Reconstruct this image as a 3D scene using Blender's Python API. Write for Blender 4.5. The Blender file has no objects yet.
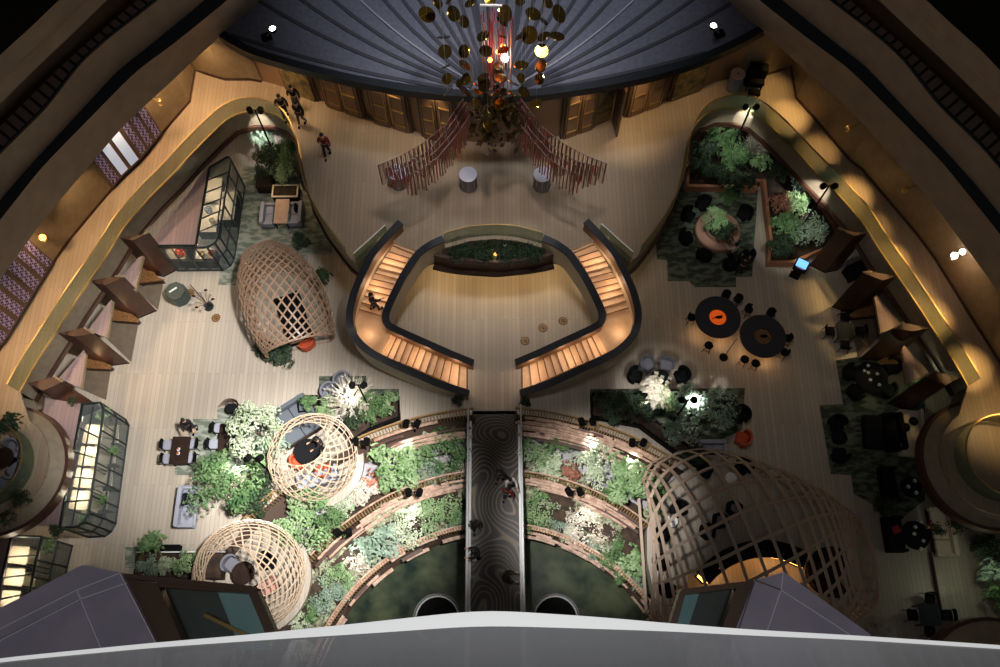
import bpy, math, random
from mathutils import Vector, Matrix, noise
from mathutils.geometry import tessellate_polygon
R = math.radians
PI = math.pi
C = bpy.context.scene.collection
scn = bpy.context.scene
random.seed(7)

# ------------------------------------------------------------------ camera
H, F, TH, ROLL = 40.0, 860.0, R(21.5), R(-0.35)
cam = bpy.data.cameras.new('camera')
cam.sensor_width = 36
cam.lens = F / 1000 * 36
cam.clip_start = 0.05
cam.clip_end = 300
camo = bpy.data.objects.new('camera', cam)
C.objects.link(camo)
camo.matrix_world = Matrix.Translation((0, 0, H)) @ Matrix.Rotation(TH, 4, 'X') @ Matrix.Rotation(ROLL, 4, 'Z')
scn.camera = camo

# ------------------------------------------------------------------ world and exposure
w = bpy.data.worlds.new('world')
scn.world = w
w.use_nodes = True
w.node_tree.nodes['Background'].inputs[0].default_value = (1.0, 0.93, 0.86, 1)
w.node_tree.nodes['Background'].inputs[1].default_value = 0.048
scn.view_settings.view_transform = 'Standard'
scn.view_settings.look = 'None'
scn.view_settings.gamma = 1
scn.view_settings.use_curve_mapping = False
scn.view_settings.exposure = 0.0

X0 = -0.28                                   # the atrium's axis of symmetry


def W(px, py, z=0.0, m=False):
    """the point at height z that the photograph shows at px, py (m: its mirror image across the atrium's axis)"""
    a = (px - 500) / F
    b = (333.5 - py) / F
    u, v = a * math.cos(ROLL) - b * math.sin(ROLL), a * math.sin(ROLL) + b * math.cos(ROLL)
    d = Vector((u, math.sin(TH) + v * math.cos(TH), -math.cos(TH) + v * math.sin(TH)))
    p = Vector((0, 0, H)) + d * ((z - H) / d.z)
    if m:
        p.x = 2 * X0 - p.x
    return p


def SC(px, py, z=0.0):
    b = (333.5 - py) / F
    return F / ((H - z) / (math.cos(TH) - b * math.sin(TH)))


def mirror(p, m=True):
    return Vector((2 * X0 - p[0], p[1], p[2])) if m else Vector(p)


# ------------------------------------------------------------------ daylight from the skylight, high over the hall
def spot(name, loc, target, energy, angle, col=(1, 1, 1), blend=1.0, size=0.4):
    l = bpy.data.lights.new(name, 'SPOT')
    l.energy = energy
    l.spot_size = R(angle)
    l.spot_blend = blend
    l.color = col
    l.shadow_soft_size = size
    o = bpy.data.objects.new(name, l)
    C.objects.link(o)
    o.location = loc
    o.rotation_euler = (Vector(target) - Vector(loc)).to_track_quat('-Z', 'Y').to_euler()
    return o


def point(name, loc, energy, col, size=0.15):
    l = bpy.data.lights.new(name, 'POINT')
    l.energy = energy
    l.color = col
    l.shadow_soft_size = size
    o = bpy.data.objects.new(name, l)
    C.objects.link(o)
    o.location = loc
    return o


WARM = (1, .62, .30)
DAY = (1, .97, .93)
spot('skylight_beam', (4, 6, 37), W(185, 400), 92000, 25, DAY, 1.0, 1.2)
spot('skylight_beam', (4, 10, 37), W(215, 290), 30000, 18, DAY, 1.0, 1.2)
spot('skylight_beam', (4, 4, 37), W(330, 505), 150000, 22, DAY, 1.0, 0.8)
spot('skylight_beam', (-3, 4, 37), W(596, 512), 88000, 15.5, DAY, 1.0, 0.8)
spot('skylight_beam', (1, 16, 37), W(480, 180, 4.2), 16500, 33, (1, .93, .88), .9, 1.2)
spot('skylight_beam', (0, 14, 36), W(495, 325, 0), 6000, 20, (1, .93, .88), 1.0, 1.2)
spot('skylight_beam', (3, 12, 37), W(730, 320, 0), 4200, 32, (1, .88, .76), 1.0, 1.2)
spot('skylight_beam', (0, 26, 36), W(495, 10, 8.6), 14000, 46, (.95, .97, 1), 1.0, 1.2)


# fill light added above the camera to brighten the parapet and stone walls
ga = bpy.data.lights.new('parapet_fill_light', 'AREA')
ga.energy = 330
ga.size = 2.5
gao = bpy.data.objects.new('parapet_fill_light', ga)
C.objects.link(gao)
gao.location = (0, -1.2, H + 3.2)

# ------------------------------------------------------------------ materials
MATS = {}


def mat(name, col, rough=0.6, metal=0.0, kind=None, col2=None, scale=1.0, emit=None, bump=0.0, rot=0.0):
    if name in MATS:
        return MATS[name]
    m = bpy.data.materials.new(name)
    m.use_nodes = True
    nt = m.node_tree
    N, L = nt.nodes, nt.links
    b = N['Principled BSDF']
    c = tuple((x / 255) ** 2.2 for x in col) + (1,)
    b.inputs['Base Color'].default_value = c
    b.inputs['Roughness'].default_value = rough
    b.inputs['Metallic'].default_value = metal
    c2 = tuple((x / 255) ** 2.2 for x in (col2 or [k * .75 for k in col])) + (1,)
    tc = N.new('ShaderNodeTexCoord')
    mp = N.new('ShaderNodeMapping')
    L.new(tc.outputs['Object'], mp.inputs[0])
    mp.inputs['Scale'].default_value = (scale,) * 3
    mp.inputs['Rotation'].default_value = (0, 0, rot)
    if kind == 'boards':
        br = N.new('ShaderNodeTexBrick')
        br.inputs['Color1'].default_value = c
        br.inputs['Color2'].default_value = c2
        br.inputs['Mortar'].default_value = tuple(k * .78 for k in c2[:3]) + (1,)
        br.inputs['Scale'].default_value = 1
        br.inputs['Mortar Size'].default_value = 0.012
        br.inputs['Mortar Smooth'].default_value = 0.3
        br.inputs['Brick Width'].default_value = 5.5
        br.inputs['Row Height'].default_value = 0.2
        mp.inputs['Rotation'].default_value = (0, 0, PI / 2)
        L.new(mp.outputs[0], br.inputs['Vector'])
        L.new(br.outputs['Color'], b.inputs['Base Color'])
    elif kind in ('noise', 'leaf', 'rug', 'marble'):
        no = N.new('ShaderNodeTexNoise')
        no.inputs['Scale'].default_value = {'noise': 3, 'leaf': 2.2, 'rug': 1.6, 'marble': .8}[kind]
        no.inputs['Detail'].default_value = 6
        if kind == 'rug':
            mp.inputs['Scale'].default_value = (1.1 * scale, 2.6 * scale, 1)
        L.new(mp.outputs[0], no.inputs['Vector'])
        rp = N.new('ShaderNodeValToRGB')
        rp.color_ramp.elements[0].position = .35 if kind != 'rug' else .44
        rp.color_ramp.elements[1].position = .65 if kind != 'rug' else .56
        rp.color_ramp.elements[0].color = c
        rp.color_ramp.elements[1].color = c2
        L.new(no.outputs['Fac'], rp.inputs[0])
        L.new(rp.outputs[0], b.inputs['Base Color'])
    elif kind == 'swirl':
        no = N.new('ShaderNodeTexNoise')
        no.inputs['Scale'].default_value = .45
        no.inputs['Detail'].default_value = 0
        L.new(mp.outputs[0], no.inputs['Vector'])
        mu = N.new('ShaderNodeMath')
        mu.operation = 'MULTIPLY'
        mu.inputs[1].default_value = 150
        L.new(no.outputs['Fac'], mu.inputs[0])
        si = N.new('ShaderNodeMath')
        si.operation = 'SINE'
        L.new(mu.outputs[0], si.inputs[0])
        rp = N.new('ShaderNodeValToRGB')
        rp.color_ramp.elements[0].position = .35
        rp.color_ramp.elements[1].position = .95
        rp.color_ramp.elements[0].color = c
        rp.color_ramp.elements[1].color = c2
        L.new(si.outputs[0], rp.inputs[0])
        L.new(rp.outputs[0], b.inputs['Base Color'])
    elif kind == 'tiles':
        br = N.new('ShaderNodeTexBrick')
        br.offset = 0
        br.inputs['Color1'].default_value = c
        br.inputs['Color2'].default_value = c
        br.inputs['Mortar'].default_value = c2
        br.inputs['Mortar Size'].default_value = .06
        br.inputs['Brick Width'].default_value = .42
        br.inputs['Row Height'].default_value = 6
        br.inputs['Scale'].default_value = 1
        mp.inputs['Rotation'].default_value = (0, 0, rot)
        L.new(mp.outputs[0], br.inputs['Vector'])
        L.new(br.outputs['Color'], b.inputs['Base Color'])
    elif kind == 'lattice':
        ck = N.new('ShaderNodeTexChecker')
        ck.inputs['Color1'].default_value = c
        ck.inputs['Color2'].default_value = c2
        ck.inputs['Scale'].default_value = 8.5
        mp.inputs['Rotation'].default_value = (R(35), R(20), R(30))
        L.new(mp.outputs[0], ck.inputs['Vector'])
        L.new(ck.outputs['Color'], b.inputs['Base Color'])
        if emit:
            L.new(ck.outputs['Color'], b.inputs['Emission Color'])
            b.inputs['Emission Strength'].default_value = emit
            emit = None
    if emit:
        b.inputs['Emission Color'].default_value = c
        b.inputs['Emission Strength'].default_value = emit
    if bump:
        nb = N.new('ShaderNodeTexNoise')
        nb.inputs['Scale'].default_value = 6
        bp = N.new('ShaderNodeBump')
        bp.inputs['Strength'].default_value = bump
        L.new(mp.outputs[0], nb.inputs['Vector'])
        L.new(nb.outputs['Fac'], bp.inputs['Height'])
        L.new(bp.outputs[0], b.inputs['Normal'])
    MATS[name] = m
    return m


def glass(name, tint, alpha, rough=0.05):
    m = bpy.data.materials.new(name)
    m.use_nodes = True
    N, L = m.node_tree.nodes, m.node_tree.links
    b = N['Principled BSDF']
    t = tuple((x / 255) ** 2.2 for x in tint) + (1,)
    b.inputs['Base Color'].default_value = t
    b.inputs['Roughness'].default_value = rough
    tr = N.new('ShaderNodeBsdfTransparent')
    tr.inputs[0].default_value = tuple(min(1, .6 + k * .4) for k in t[:3]) + (1,)
    mx = N.new('ShaderNodeMixShader')
    mx.inputs[0].default_value = alpha
    L.new(tr.outputs[0], mx.inputs[1])
    L.new(b.outputs[0], mx.inputs[2])
    L.new(mx.outputs[0], N['Material Output'].inputs[0])
    MATS[name] = m
    return m


M_floor = mat('pale_boards', (177, 166, 152), .42, kind='boards', col2=(164, 153, 140))
M_mezz = mat('warm_boards', (154, 136, 116), .42, kind='boards', col2=(143, 126, 107))
M_fascia = mat('bronze_plaster', (140, 128, 108), .55, kind='noise', col2=(128, 116, 98))
M_trim = mat('red_brown_wood', (72, 44, 33), .5, kind='noise', col2=(62, 37, 28))
M_wallw = mat('brown_wall_panel', (140, 123, 98), .5, kind='noise', col2=(127, 111, 88))
M_upper = mat('umber_plaster', (172, 154, 136), .7, kind='noise', col2=(160, 143, 126), scale=.4)
M_char = mat('charcoal_metal', (52, 57, 60), .5)
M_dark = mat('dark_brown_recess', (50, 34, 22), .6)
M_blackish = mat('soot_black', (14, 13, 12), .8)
M_tiles = mat('taupe_tiles', (140, 120, 110), .6, kind='tiles', col2=(50, 40, 34), rot=R(-50))
M_tiles2 = mat('taupe_tiles_right', (140, 120, 110), .6, kind='tiles', col2=(50, 40, 34), rot=R(50))
M_cano = mat('slate_fabric', (104, 107, 124), .75, kind='noise', col2=(92, 95, 111), scale=1.5)
M_groove = mat('slate_groove', (62, 63, 73), .8)
M_navy = mat('navy_edge', (20, 28, 38), .5)
M_seam = mat('pale_seam', (150, 152, 165), .5)
M_gold = mat('brass', (190, 160, 108), .35, .9)
M_white = mat('white_metal', (226, 226, 226), .35)
M_grey = mat('light_grey_metal', (170, 170, 172), .35, .3)
M_glassg = glass('green_guard_glass', (150, 170, 140), .16)
M_glassc = glass('clear_glass', (150, 165, 170), .13)
M_glasst = glass('teal_glass', (150, 196, 200), .8, .1)
M_step = mat('oak_tread', (222, 186, 150), .45, kind='noise', col2=(212, 174, 138))
M_treadshade = mat('dark_nosing', (96, 66, 44), .5)  # dark colour standing in for the shadow at each tread edge
M_stair = mat('stair_plaster', (178, 166, 142), .5)
M_stin = mat('stair_inner_wood', (104, 76, 54), .6)
M_rail = mat('black_leather_rail', (44, 46, 54), .5)
M_bronze = mat('door_bronze', (150, 120, 96), .4, .2)
M_bronzed = mat('door_bronze_dark', (88, 70, 56), .4, .2)
M_slat = mat('amber_slat', (142, 110, 66), .5)
M_plank = mat('pink_brown_plank', (190, 158, 138), .5, kind='noise', col2=(146, 114, 94), scale=1.5)
M_plankd = mat('dark_plank', (64, 48, 38), .6)
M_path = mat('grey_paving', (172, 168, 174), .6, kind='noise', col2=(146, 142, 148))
M_soil = mat('garden_soil', (70, 54, 42), .9, kind='noise', col2=(40, 32, 26))
M_water = mat('pond_water', (30, 42, 38), .15, kind='marble', col2=(76, 82, 62), bump=.12)
M_deck = mat('bridge_deck', (50, 45, 42), .45, kind='swirl', col2=(118, 104, 86))
M_black = mat('black_paint', (16, 16, 17), .5)
M_blackw = mat('black_leather', (24, 24, 27), .5)
M_dkwood = mat('dark_walnut', (52, 40, 34), .4, kind='noise', col2=(42, 32, 27))
M_paleseat = mat('pale_grey_fabric', (150, 152, 166), .8)
M_grseat = mat('grey_fabric', (112, 112, 122), .8)
M_slateb = mat('slate_blue_fabric', (84, 90, 98), .8)
M_orange = mat('orange_fabric', (190, 78, 44), .7)
M_oakt = mat('rose_oak_top', (190, 158, 138), .45, kind='noise', col2=(176, 142, 122))
M_cream = mat('cream_fabric', (205, 190, 170), .8)
M_rug = mat('moss_rug', (96, 104, 88), .9, kind='rug', col2=(54, 62, 50))
M_rugl = mat('grey_green_rug', (146, 150, 138), .9, kind='rug', col2=(100, 108, 96))
M_cane = mat('bent_oak', (158, 128, 106), .35)
M_canel = mat('pale_bent_oak', (206, 182, 156), .4)
M_caned = mat('bent_walnut', (172, 150, 132), .5)
M_stone = mat('violet_grey_stone', (172, 163, 184), .4, kind='noise', col2=(158, 150, 171), scale=.6)
M_wing = mat('dim_window_glass', (92, 100, 96), .12)
M_joint = mat('stone_joint', (228, 226, 236), .5)
M_brz2 = mat('dark_bronze_frame', (104, 84, 72), .35, .4)
M_teal = mat('dark_teal_metal', (38, 58, 56), .4)
M_iron = mat('blackened_iron', (44, 52, 54), .4, .5)
M_skin = mat('skin', (196, 150, 122), .6)
M_hair = mat('black_hair', (20, 17, 15), .6)
M_bark = mat('bark', (86, 66, 50), .9, kind='noise', col2=(60, 46, 36))
M_red = mat('translucent_red_rod', (190, 60, 40), .3)
M_railg = mat('dull_silver_rail', (118, 106, 104), .4)
M_rod = mat('rose_glass_rod', (132, 74, 66), .3)
M_goldd = mat('mirror_gold', (190, 150, 70), .12, 1.0)
M_slate = mat('slate_table_top', (44, 44, 50), .45)
M_goldk = mat('dark_mirror_gold', (92, 76, 40), .2, .9)
M_leafd = mat('dark_gold_leaf', (74, 62, 38), .35, .5)
M_lampw = mat('lamp_lens_white', (255, 250, 238), emit=14)
M_lampo = mat('lamp_lens_amber', (255, 170, 80), emit=6)
M_amber = mat('amber_lit_shelf', (255, 190, 110), emit=1.2)
M_shelf = mat('warm_shelf', (235, 218, 190), .5)
M_red2 = mat('red_cloth', (150, 30, 30), .7)
M_screen = mat('screen_blue', (110, 180, 255), emit=1.3)
M_lat = mat('lavender_lattice', (150, 140, 190), .5, kind='lattice', col2=(48, 30, 30), emit=.12)
M_latw = mat('pale_lattice_pane', (190, 205, 235), .5, emit=.45)
M_roofp = mat('rosy_roof_planks', (150, 128, 128), .6, kind='boards', col2=(138, 118, 120))
M_matb = mat('booth_mat_weave', (104, 92, 78), .9, kind='noise', col2=(94, 83, 70))
M_shelfb = mat('bronze_speckle', (138, 100, 64), .4, kind='noise', col2=(78, 56, 38), scale=4)
M_art = mat('speckled_glass_art', (150, 130, 80), .4, kind='noise', col2=(70, 66, 50), emit=None)
M_cover = mat('mixed_cover_leaf', (172, 178, 148), .6, kind='noise', col2=(90, 84, 60), scale=1.2)
FOL = dict(
    green=mat('leaf_green', (116, 146, 96), .6, kind='leaf', col2=(54, 88, 48)),
    bright=mat('leaf_bright', (166, 190, 142), .6, kind='leaf', col2=(88, 124, 72)),
    pale=mat('leaf_pale', (208, 216, 190), .6, kind='leaf', col2=(146, 164, 128)),
    dark=mat('leaf_dark', (52, 72, 46), .6, kind='leaf', col2=(26, 42, 26)),
    white=mat('leaf_white', (214, 206, 192), .6, kind='leaf', col2=(168, 158, 138)),
    grey=mat('leaf_greygreen', (160, 180, 162), .6, kind='leaf', col2=(98, 122, 100)),
    red=mat('leaf_russet', (168, 112, 92), .6, kind='leaf', col2=(110, 70, 56)))


for n_ in ('black_paint', 'black_leather', 'charcoal_metal', 'dark_walnut', 'soot_black', 'dark_jacket'):
    b_ = MATS[n_].node_tree.nodes['Principled BSDF'] if n_ in MATS else None
    if b_:
        b_.inputs['Roughness'].default_value = .8
        b_.inputs['Specular IOR Level'].default_value = .15


# ------------------------------------------------------------------ mesh helpers
class MB:
    def __init__(s):
        s.v = []
        s.f = []

    def add(s, vs, fs):
        n = len(s.v)
        s.v += [Vector(p) for p in vs]
        s.f += [tuple(i + n for i in q) for q in fs]
        return s

    def prism(s, poly, z0, z1, m=False):
        """poly of xy points, or of 3D points when z0 / z1 are offsets (poly3)"""
        n = len(poly)
        a = [Vector((p[0], p[1], z0)) for p in poly]
        b = [Vector((p[0], p[1], z1)) for p in poly]
        tri = tessellate_polygon([[Vector((p[0], p[1], 0)) for p in poly]])
        fs = [tuple(t) for t in tri] + [tuple(i + n for i in t) for t in tri]
        fs += [(i, (i + 1) % n, (i + 1) % n + n, i + n) for i in range(n)]
        return s.add(a + b, fs)

    def slab(s, pts, d):
        """polygon of 3D points thickened by vector d"""
        n = len(pts)
        d = Vector(d)
        a = [Vector(p) for p in pts]
        fs = [tuple(range(n)), tuple(range(2 * n - 1, n - 1, -1))]
        fs += [(i, (i + 1) % n, (i + 1) % n + n, i + n) for i in range(n)]
        return s.add(a + [p + d for p in a], fs)

    def box(s, c, size, rz=0.0, bev=0.0):
        """c = centre of the base; size = x, y, z"""
        x, y, z = size[0] / 2, size[1] / 2, size[2]
        b = min(bev, x * .9, y * .9)
        if b > 0:
            poly = []
            for (sx, sy, a0) in ((1, 1, 0), (-1, 1, 90), (-1, -1, 180), (1, -1, 270)):
                for k in range(4):
                    a = R(a0 + k * 30)
                    poly.append((sx * (x - b) + b * math.cos(a), sy * (y - b) + b * math.sin(a)))
            bb = min(b, z * .45) * .6
            rings = [(poly, 0, 1), (poly, z - bb, 1), (poly, z, 1 - bb / max(x, y))]
        else:
            poly = [(x, y), (-x, y), (-x, -y), (x, -y)]
            rings = [(poly, 0, 1), (poly, z, 1)]
        n = len(poly)
        vs = []
        for (pl, zz, k) in rings:
            for p in pl:
                q = Vector((p[0] * k, p[1] * k))
                vs.append(Vector((c[0] + q.x * math.cos(rz) - q.y * math.sin(rz), c[1] + q.x * math.sin(rz) + q.y * math.cos(rz), c[2] + zz)))
        m = len(rings)
        fs = [tuple(range(n))[::-1], tuple(range((m - 1) * n, m * n))]
        for r_ in range(m - 1):
            fs += [(r_ * n + i, r_ * n + (i + 1) % n, (r_ + 1) * n + (i + 1) % n, (r_ + 1) * n + i) for i in range(n)]
        return s.add(vs, fs)

    def lathe(s, c, prof, n=24, a0=0, a1=360):
        """prof list of (r, z)"""
        full = abs(a1 - a0) >= 360
        k = n if full else n + 1
        vs = []
        for (r, z) in prof:
            for i in range(k):
                a = R(a0 + (a1 - a0) * i / n)
                vs.append((c[0] + r * math.cos(a), c[1] + r * math.sin(a), c[2] + z))
        fs = []
        for j in range(len(prof) - 1):
            for i in range(n):
                i2 = (i + 1) % k
                fs.append((j * k + i, j * k + i2, (j + 1) * k + i2, (j + 1) * k + i))
        return s.add(vs, fs)

    def tube(s, path, r, n=6, r2=None):
        path = [Vector(p) for p in path]
        vs = []
        up = Vector((0, 0, 1))
        for i, p in enumerate(path):
            t = (path[min(i + 1, len(path) - 1)] - path[max(i - 1, 0)]).normalized()
            u = t.cross(up)
            if u.length < .05:
                u = t.cross(Vector((0, 1, 0)))
            u.normalize()
            v = t.cross(u)
            rr = r if r2 is None else r + (r2 - r) * i / (len(path) - 1)
            for k in range(n):
                a = 2 * PI * k / n
                vs.append(p + u * math.cos(a) * rr + v * math.sin(a) * rr)
        m = len(path)
        fs = [tuple(range(n)), tuple(range((m - 1) * n, m * n))]
        for j in range(m - 1):
            fs += [(j * n + i, j * n + (i + 1) % n, (j + 1) * n + (i + 1) % n, (j + 1) * n + i) for i in range(n)]
        return s.add(vs, fs)

    def ball(s, c, r, n=10, sq=(1, 1, 1)):
        prof = [(math.cos(R(-90 + 180 * i / 6)), math.sin(R(-90 + 180 * i / 6))) for i in range(7)]
        vs = []
        for (a, b) in prof:
            for k in range(n):
                t = 2 * PI * k / n
                vs.append((c[0] + r * a * math.cos(t) * sq[0], c[1] + r * a * math.sin(t) * sq[1], c[2] + r * b * sq[2]))
        fs = []
        for j in range(6):
            fs += [(j * n + i, j * n + (i + 1) % n, (j + 1) * n + (i + 1) % n, (j + 1) * n + i) for i in range(n)]
        return s.add(vs, fs)

    def strip(s, A, B):
        n = len(A)
        return s.add(list(A) + list(B), [(i, i + 1, n + i + 1, n + i) for i in range(n - 1)])

    def sweep(s, path, wdt, up, down, wz=(0, 0)):
        """wall or rail along a 3D path: width wdt, from z-down to z+up"""
        path = [Vector(p) for p in path]
        L, Rr = [], []
        for i, p in enumerate(path):
            t = path[min(i + 1, len(path) - 1)] - path[max(i - 1, 0)]
            t.z = 0
            t.normalize()
            nrm = Vector((-t.y, t.x, 0)) * wdt / 2
            L.append(p + nrm)
            Rr.append(p - nrm)
        n = len(path)
        vs = [q + Vector((0, 0, up)) for q in L] + [q + Vector((0, 0, up)) for q in Rr] + [q - Vector((0, 0, down)) for q in Rr] + [q - Vector((0, 0, down)) for q in L]
        fs = []
        for i in range(n - 1):
            for k in range(4):
                k2 = (k + 1) % 4
                fs.append((k * n + i, k * n + i + 1, k2 * n + i + 1, k2 * n + i))
        fs += [(0, n, 2 * n, 3 * n), (n - 1, 2 * n - 1, 3 * n - 1, 4 * n - 1)]
        return s.add(vs, fs)

    def build(s, name, material, parent=None, local=False, smooth=False):
        off = Vector((0, 0, 0)) if (parent is None or local) else Vector(parent['_w'])
        me = bpy.data.meshes.new(name)
        me.from_pydata([tuple(p - off) for p in s.v], [], s.f)
        me.materials.append(material)
        if smooth:
            for p in me.polygons:
                p.use_smooth = True
        o = bpy.data.objects.new(name, me)
        C.objects.link(o)
        if parent is not None:
            o.parent = parent
            o['_w'] = tuple(off)
        return o


def recalc(o):
    import bmesh
    bm = bmesh.new()
    bm.from_mesh(o.data)
    bmesh.ops.recalc_face_normals(bm, faces=bm.faces)
    bm.to_mesh(o.data)
    bm.free()


def thing(name, label, cat, loc=(0, 0, 0), rz=0.0, group=None):
    o = bpy.data.objects.new(name, None)
    C.objects.link(o)
    o.location = loc
    o.rotation_euler = (0, 0, rz)
    o['_w'] = tuple(loc)
    tag(o, label, cat, group)
    return o


def tag(o, label, cat, group=None):
    if len(label.split()) > 16:
        print('LONG', len(label.split()), label)
    o['label'] = label
    o['category'] = cat
    if group:
        o['group'] = group
    return o


def struct(o):
    o['kind'] = 'structure'
    return o


def copy_tree(o, parent=None):
    c = o.copy()
    C.objects.link(c)
    if parent:
        c.parent = parent
    for ch in [x for x in KIDS.get(o.name, [])]:
        copy_tree(ch, c)
    return c


KIDS = {}


def index_kids():
    KIDS.clear()
    for o in bpy.data.objects:
        if o.parent:
            KIDS.setdefault(o.parent.name, []).append(o)


def dup(proto, loc, rz, label, group=None, scale=None):
    """first use moves the prototype itself; after that copies"""
    if not proto.get('_used'):
        proto['_used'] = 1
        o = proto
    else:
        if proto.name not in KIDS:
            index_kids()
        o = copy_tree(proto)
        if 'group' in o:
            del o['group']
    o.location = loc
    o.rotation_euler = (0, 0, rz)
    if scale:
        o.scale = (scale,) * 3
    if len(label.split()) > 16:
        print('LONG', len(label.split()), label)
    o['label'] = label
    if group:
        o['group'] = group
    return o


def PP(pts, z, m=False):
    return [W(x, y, z, m) for x, y in pts]


def resample(P, n):
    P = [Vector(p) for p in P]
    d = [0]
    for i in range(1, len(P)):
        d.append(d[-1] + (P[i] - P[i - 1]).length)
    out = []
    for k in range(n):
        t = d[-1] * k / (n - 1)
        i = 1
        while i < len(d) - 1 and d[i] < t:
            i += 1
        f = (t - d[i - 1]) / max(1e-6, d[i] - d[i - 1])
        out.append(P[i - 1].lerp(P[i], min(1, max(0, f))))
    return out


def smoothp(P, n, it=3):
    Q = resample(P, n)
    for _ in range(it):
        Q = [Q[0]] + [(Q[i - 1] + Q[i] * 2 + Q[i + 1]) / 4 for i in range(1, n - 1)] + [Q[-1]]
    return Q


# ================================================================== THE SETTING
# lounge floor around the sunken garden
GC = Vector((-0.25, -3.45))
GR = 15.05
mb = MB()
prof = [(GR, 0), (18, 0), (24, 0), (34, 0), (60, 0)]
mb.lathe((GC.x, GC.y, 0), prof, 160)
struct(mb.build('floor', M_floor))
mb = MB()
mb.lathe((GC.x, GC.y, 0), [(GR, -3.2), (GR, 0)], 160)
struct(mb.build('wall_garden_pit', M_plankd))

# mezzanine floor and the walkways round the hall
EDGE = [(494, 239), (470, 241), (445, 248), (428, 253), (418, 254), (416, 250.5), (392.5, 241.5), (388, 236), (357, 264), (348, 257), (340, 247), (325, 227), (310, 199.5),
        (302.5, 167), (300, 150), (297, 138), (292, 128), (282, 117), (265, 111), (248, 111), (230, 117), (215, 130), (195, 150), (172, 175),
        (150, 197), (125, 226), (108, 254), (73, 305.5), (35, 365), (20, 392)]
BAY = Vector((-21.45, 8.2))
BAYR = 2.85
for m in (False, True):
    e = PP(EDGE, 4.2, m)
    e[0].x = X0
    bc = mirror((BAY.x, BAY.y, 4.2), m)
    sg = -1 if m else 1
    arc = [Vector((bc.x + sg * (BAYR - .55) * math.cos(a), bc.y + (BAYR - .55) * math.sin(a), 4.2)) for a in [R(80 - 10 * k) for k in range(0, 17)]]
    arc = [Vector((bc.x + sg * (BAYR - .55) * math.cos(R(60 - k * 10)), bc.y + (BAYR - .55) * math.sin(R(60 - k * 10)), 4.2)) for k in range(17)]
    e2 = e + arc
    tail = [mirror((-23.2, 4.6, 4.2), m), mirror((-24.2, -10, 4.2), m), mirror((-46, -10, 4.2), m), mirror((-46, 46, 4.2), m), Vector((X0, 46, 4.2))]
    pl = e2 + tail
    mb = MB()
    mb.prism(pl, 4.05, 4.2)
    struct(mb.build('floor_mezzanine', M_mezz))
    mb = MB()
    fa = e + arc[:0]
    mb.strip([p + Vector((0, 0, -.12)) for p in e], [p + Vector((0, 0, -1.3)) for p in e])
    struct(mb.build('wall_mezzanine_fascia', M_fascia))
    mb = MB()
    mb.sweep([p + Vector((0, 0, -1.3)) for p in e[8:]], .22, .12, .12)
    struct(mb.build('trim_fascia_foot', M_trim))
    # underside
    mb = MB()
    mb.prism(pl, 2.9, 2.92)
    struct(mb.build('ceiling_under_mezzanine', M_fascia))
    # guard of glass with a brass cap
    side = 'right' if m else 'left'
    g = thing('glass_guard', f'curved glass guard with thin brass cap along the {side} walkway edge', 'glass railing', tuple(e[12]))
    gp = smoothp(e[9:], 90, 2)
    mb = MB()
    mb.sweep([p for p in gp], .025, 1.08, 0)
    mb.build('glass_panel', M_glassg, g)
    mb = MB()
    mb.sweep([p + Vector((0, 0, 1.08)) for p in gp], .05, .04, 0)
    mb.build('top_rail', M_gold, g)
    mb = MB()
    mb.sweep([p for p in gp], .09, .06, .02)
    mb.build('base_channel', M_gold, g)
    g = thing('stair_head_guard', f'short green glass guard beside the head of the {side} stair', 'glass railing', tuple(e[8]))
    gp = [e[8], e[8].lerp(e[7], .5) + Vector((0, 0, 0)), e[7]]
    mb = MB()
    mb.sweep(gp, .025, 1.05, 0)
    mb.build('glass_panel', M_glassg, g)
    mb = MB()
    mb.sweep([p + Vector((0, 0, 1.05)) for p in gp], .05, .04, 0)
    mb.build('top_rail', M_white, g)
    # round bay at the side
    sidel = side
    cx = (bc.x, bc.y, 0)
    mb = MB()
    mb.lathe(cx, [(0, 4.22), (1.75, 4.22)], 64)
    struct(mb.build('floor_bay', M_mezz))
    mb = MB()
    mb.lathe(cx, [(1.75, 4.23), (2.2, 4.1), (2.25, 4.0), (2.72, 3.55)], 64)
    struct(mb.build('wall_bay_slope', M_fascia))
    mb = MB()
    mb.lathe(cx, [(2.72, 3.6), (2.85, 3.58), (2.88, 3.1), (2.7, 2.9)], 64)
    struct(mb.build('trim_bay_edge', M_trim))
    g = thing('bay_guard', f'round glass guard with brass cap on the {side} bay', 'glass railing', (bc.x, bc.y, 4.22))
    ring = [Vector((bc.x + 1.72 * math.cos(R(a)), bc.y + 1.72 * math.sin(R(a)), 4.22)) for a in range(0, 361, 6)]
    MB().sweep(ring, .025, 1.0, 0).build('glass_panel', M_glassg, g)
    MB().sweep([p + Vector((0, 0, 1.0)) for p in ring], .05, .04, 0).build('top_rail', M_gold, g)
    # wall behind the walkway
    WB = [(262, 82), (250, 80), (225, 80), (205, 74), (195, 71), (190, 102), (163, 133), (137, 165), (125, 174), (70, 240), (52, 265), (10, 334), (-34, 404), (-90, 500)]
    wb = PP(WB, 4.2, m)
    mb = MB()
    mb.strip(wb, [p + Vector((0, 0, 4.4)) for p in wb])
    struct(mb.build('wall_' + side, M_wallw))
    mb = MB()
    mb.sweep(wb, .08, .14, 0)
    struct(mb.build('baseboard_' + side, M_trim))
    # floors above, stepping out: fascia, cap, corridor, tiled ledge
    F1 = [(330, -70), (262, 0), (205, 50), (160, 92), (125, 124), (90, 165), (50, 212), (20, 252), (0, 280), (-60, 360)]
    L2 = [(296, -70), (228, 0), (172, 45), (135, 72), (88, 120), (42, 167), (0, 220), (-70, 310)]
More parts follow.
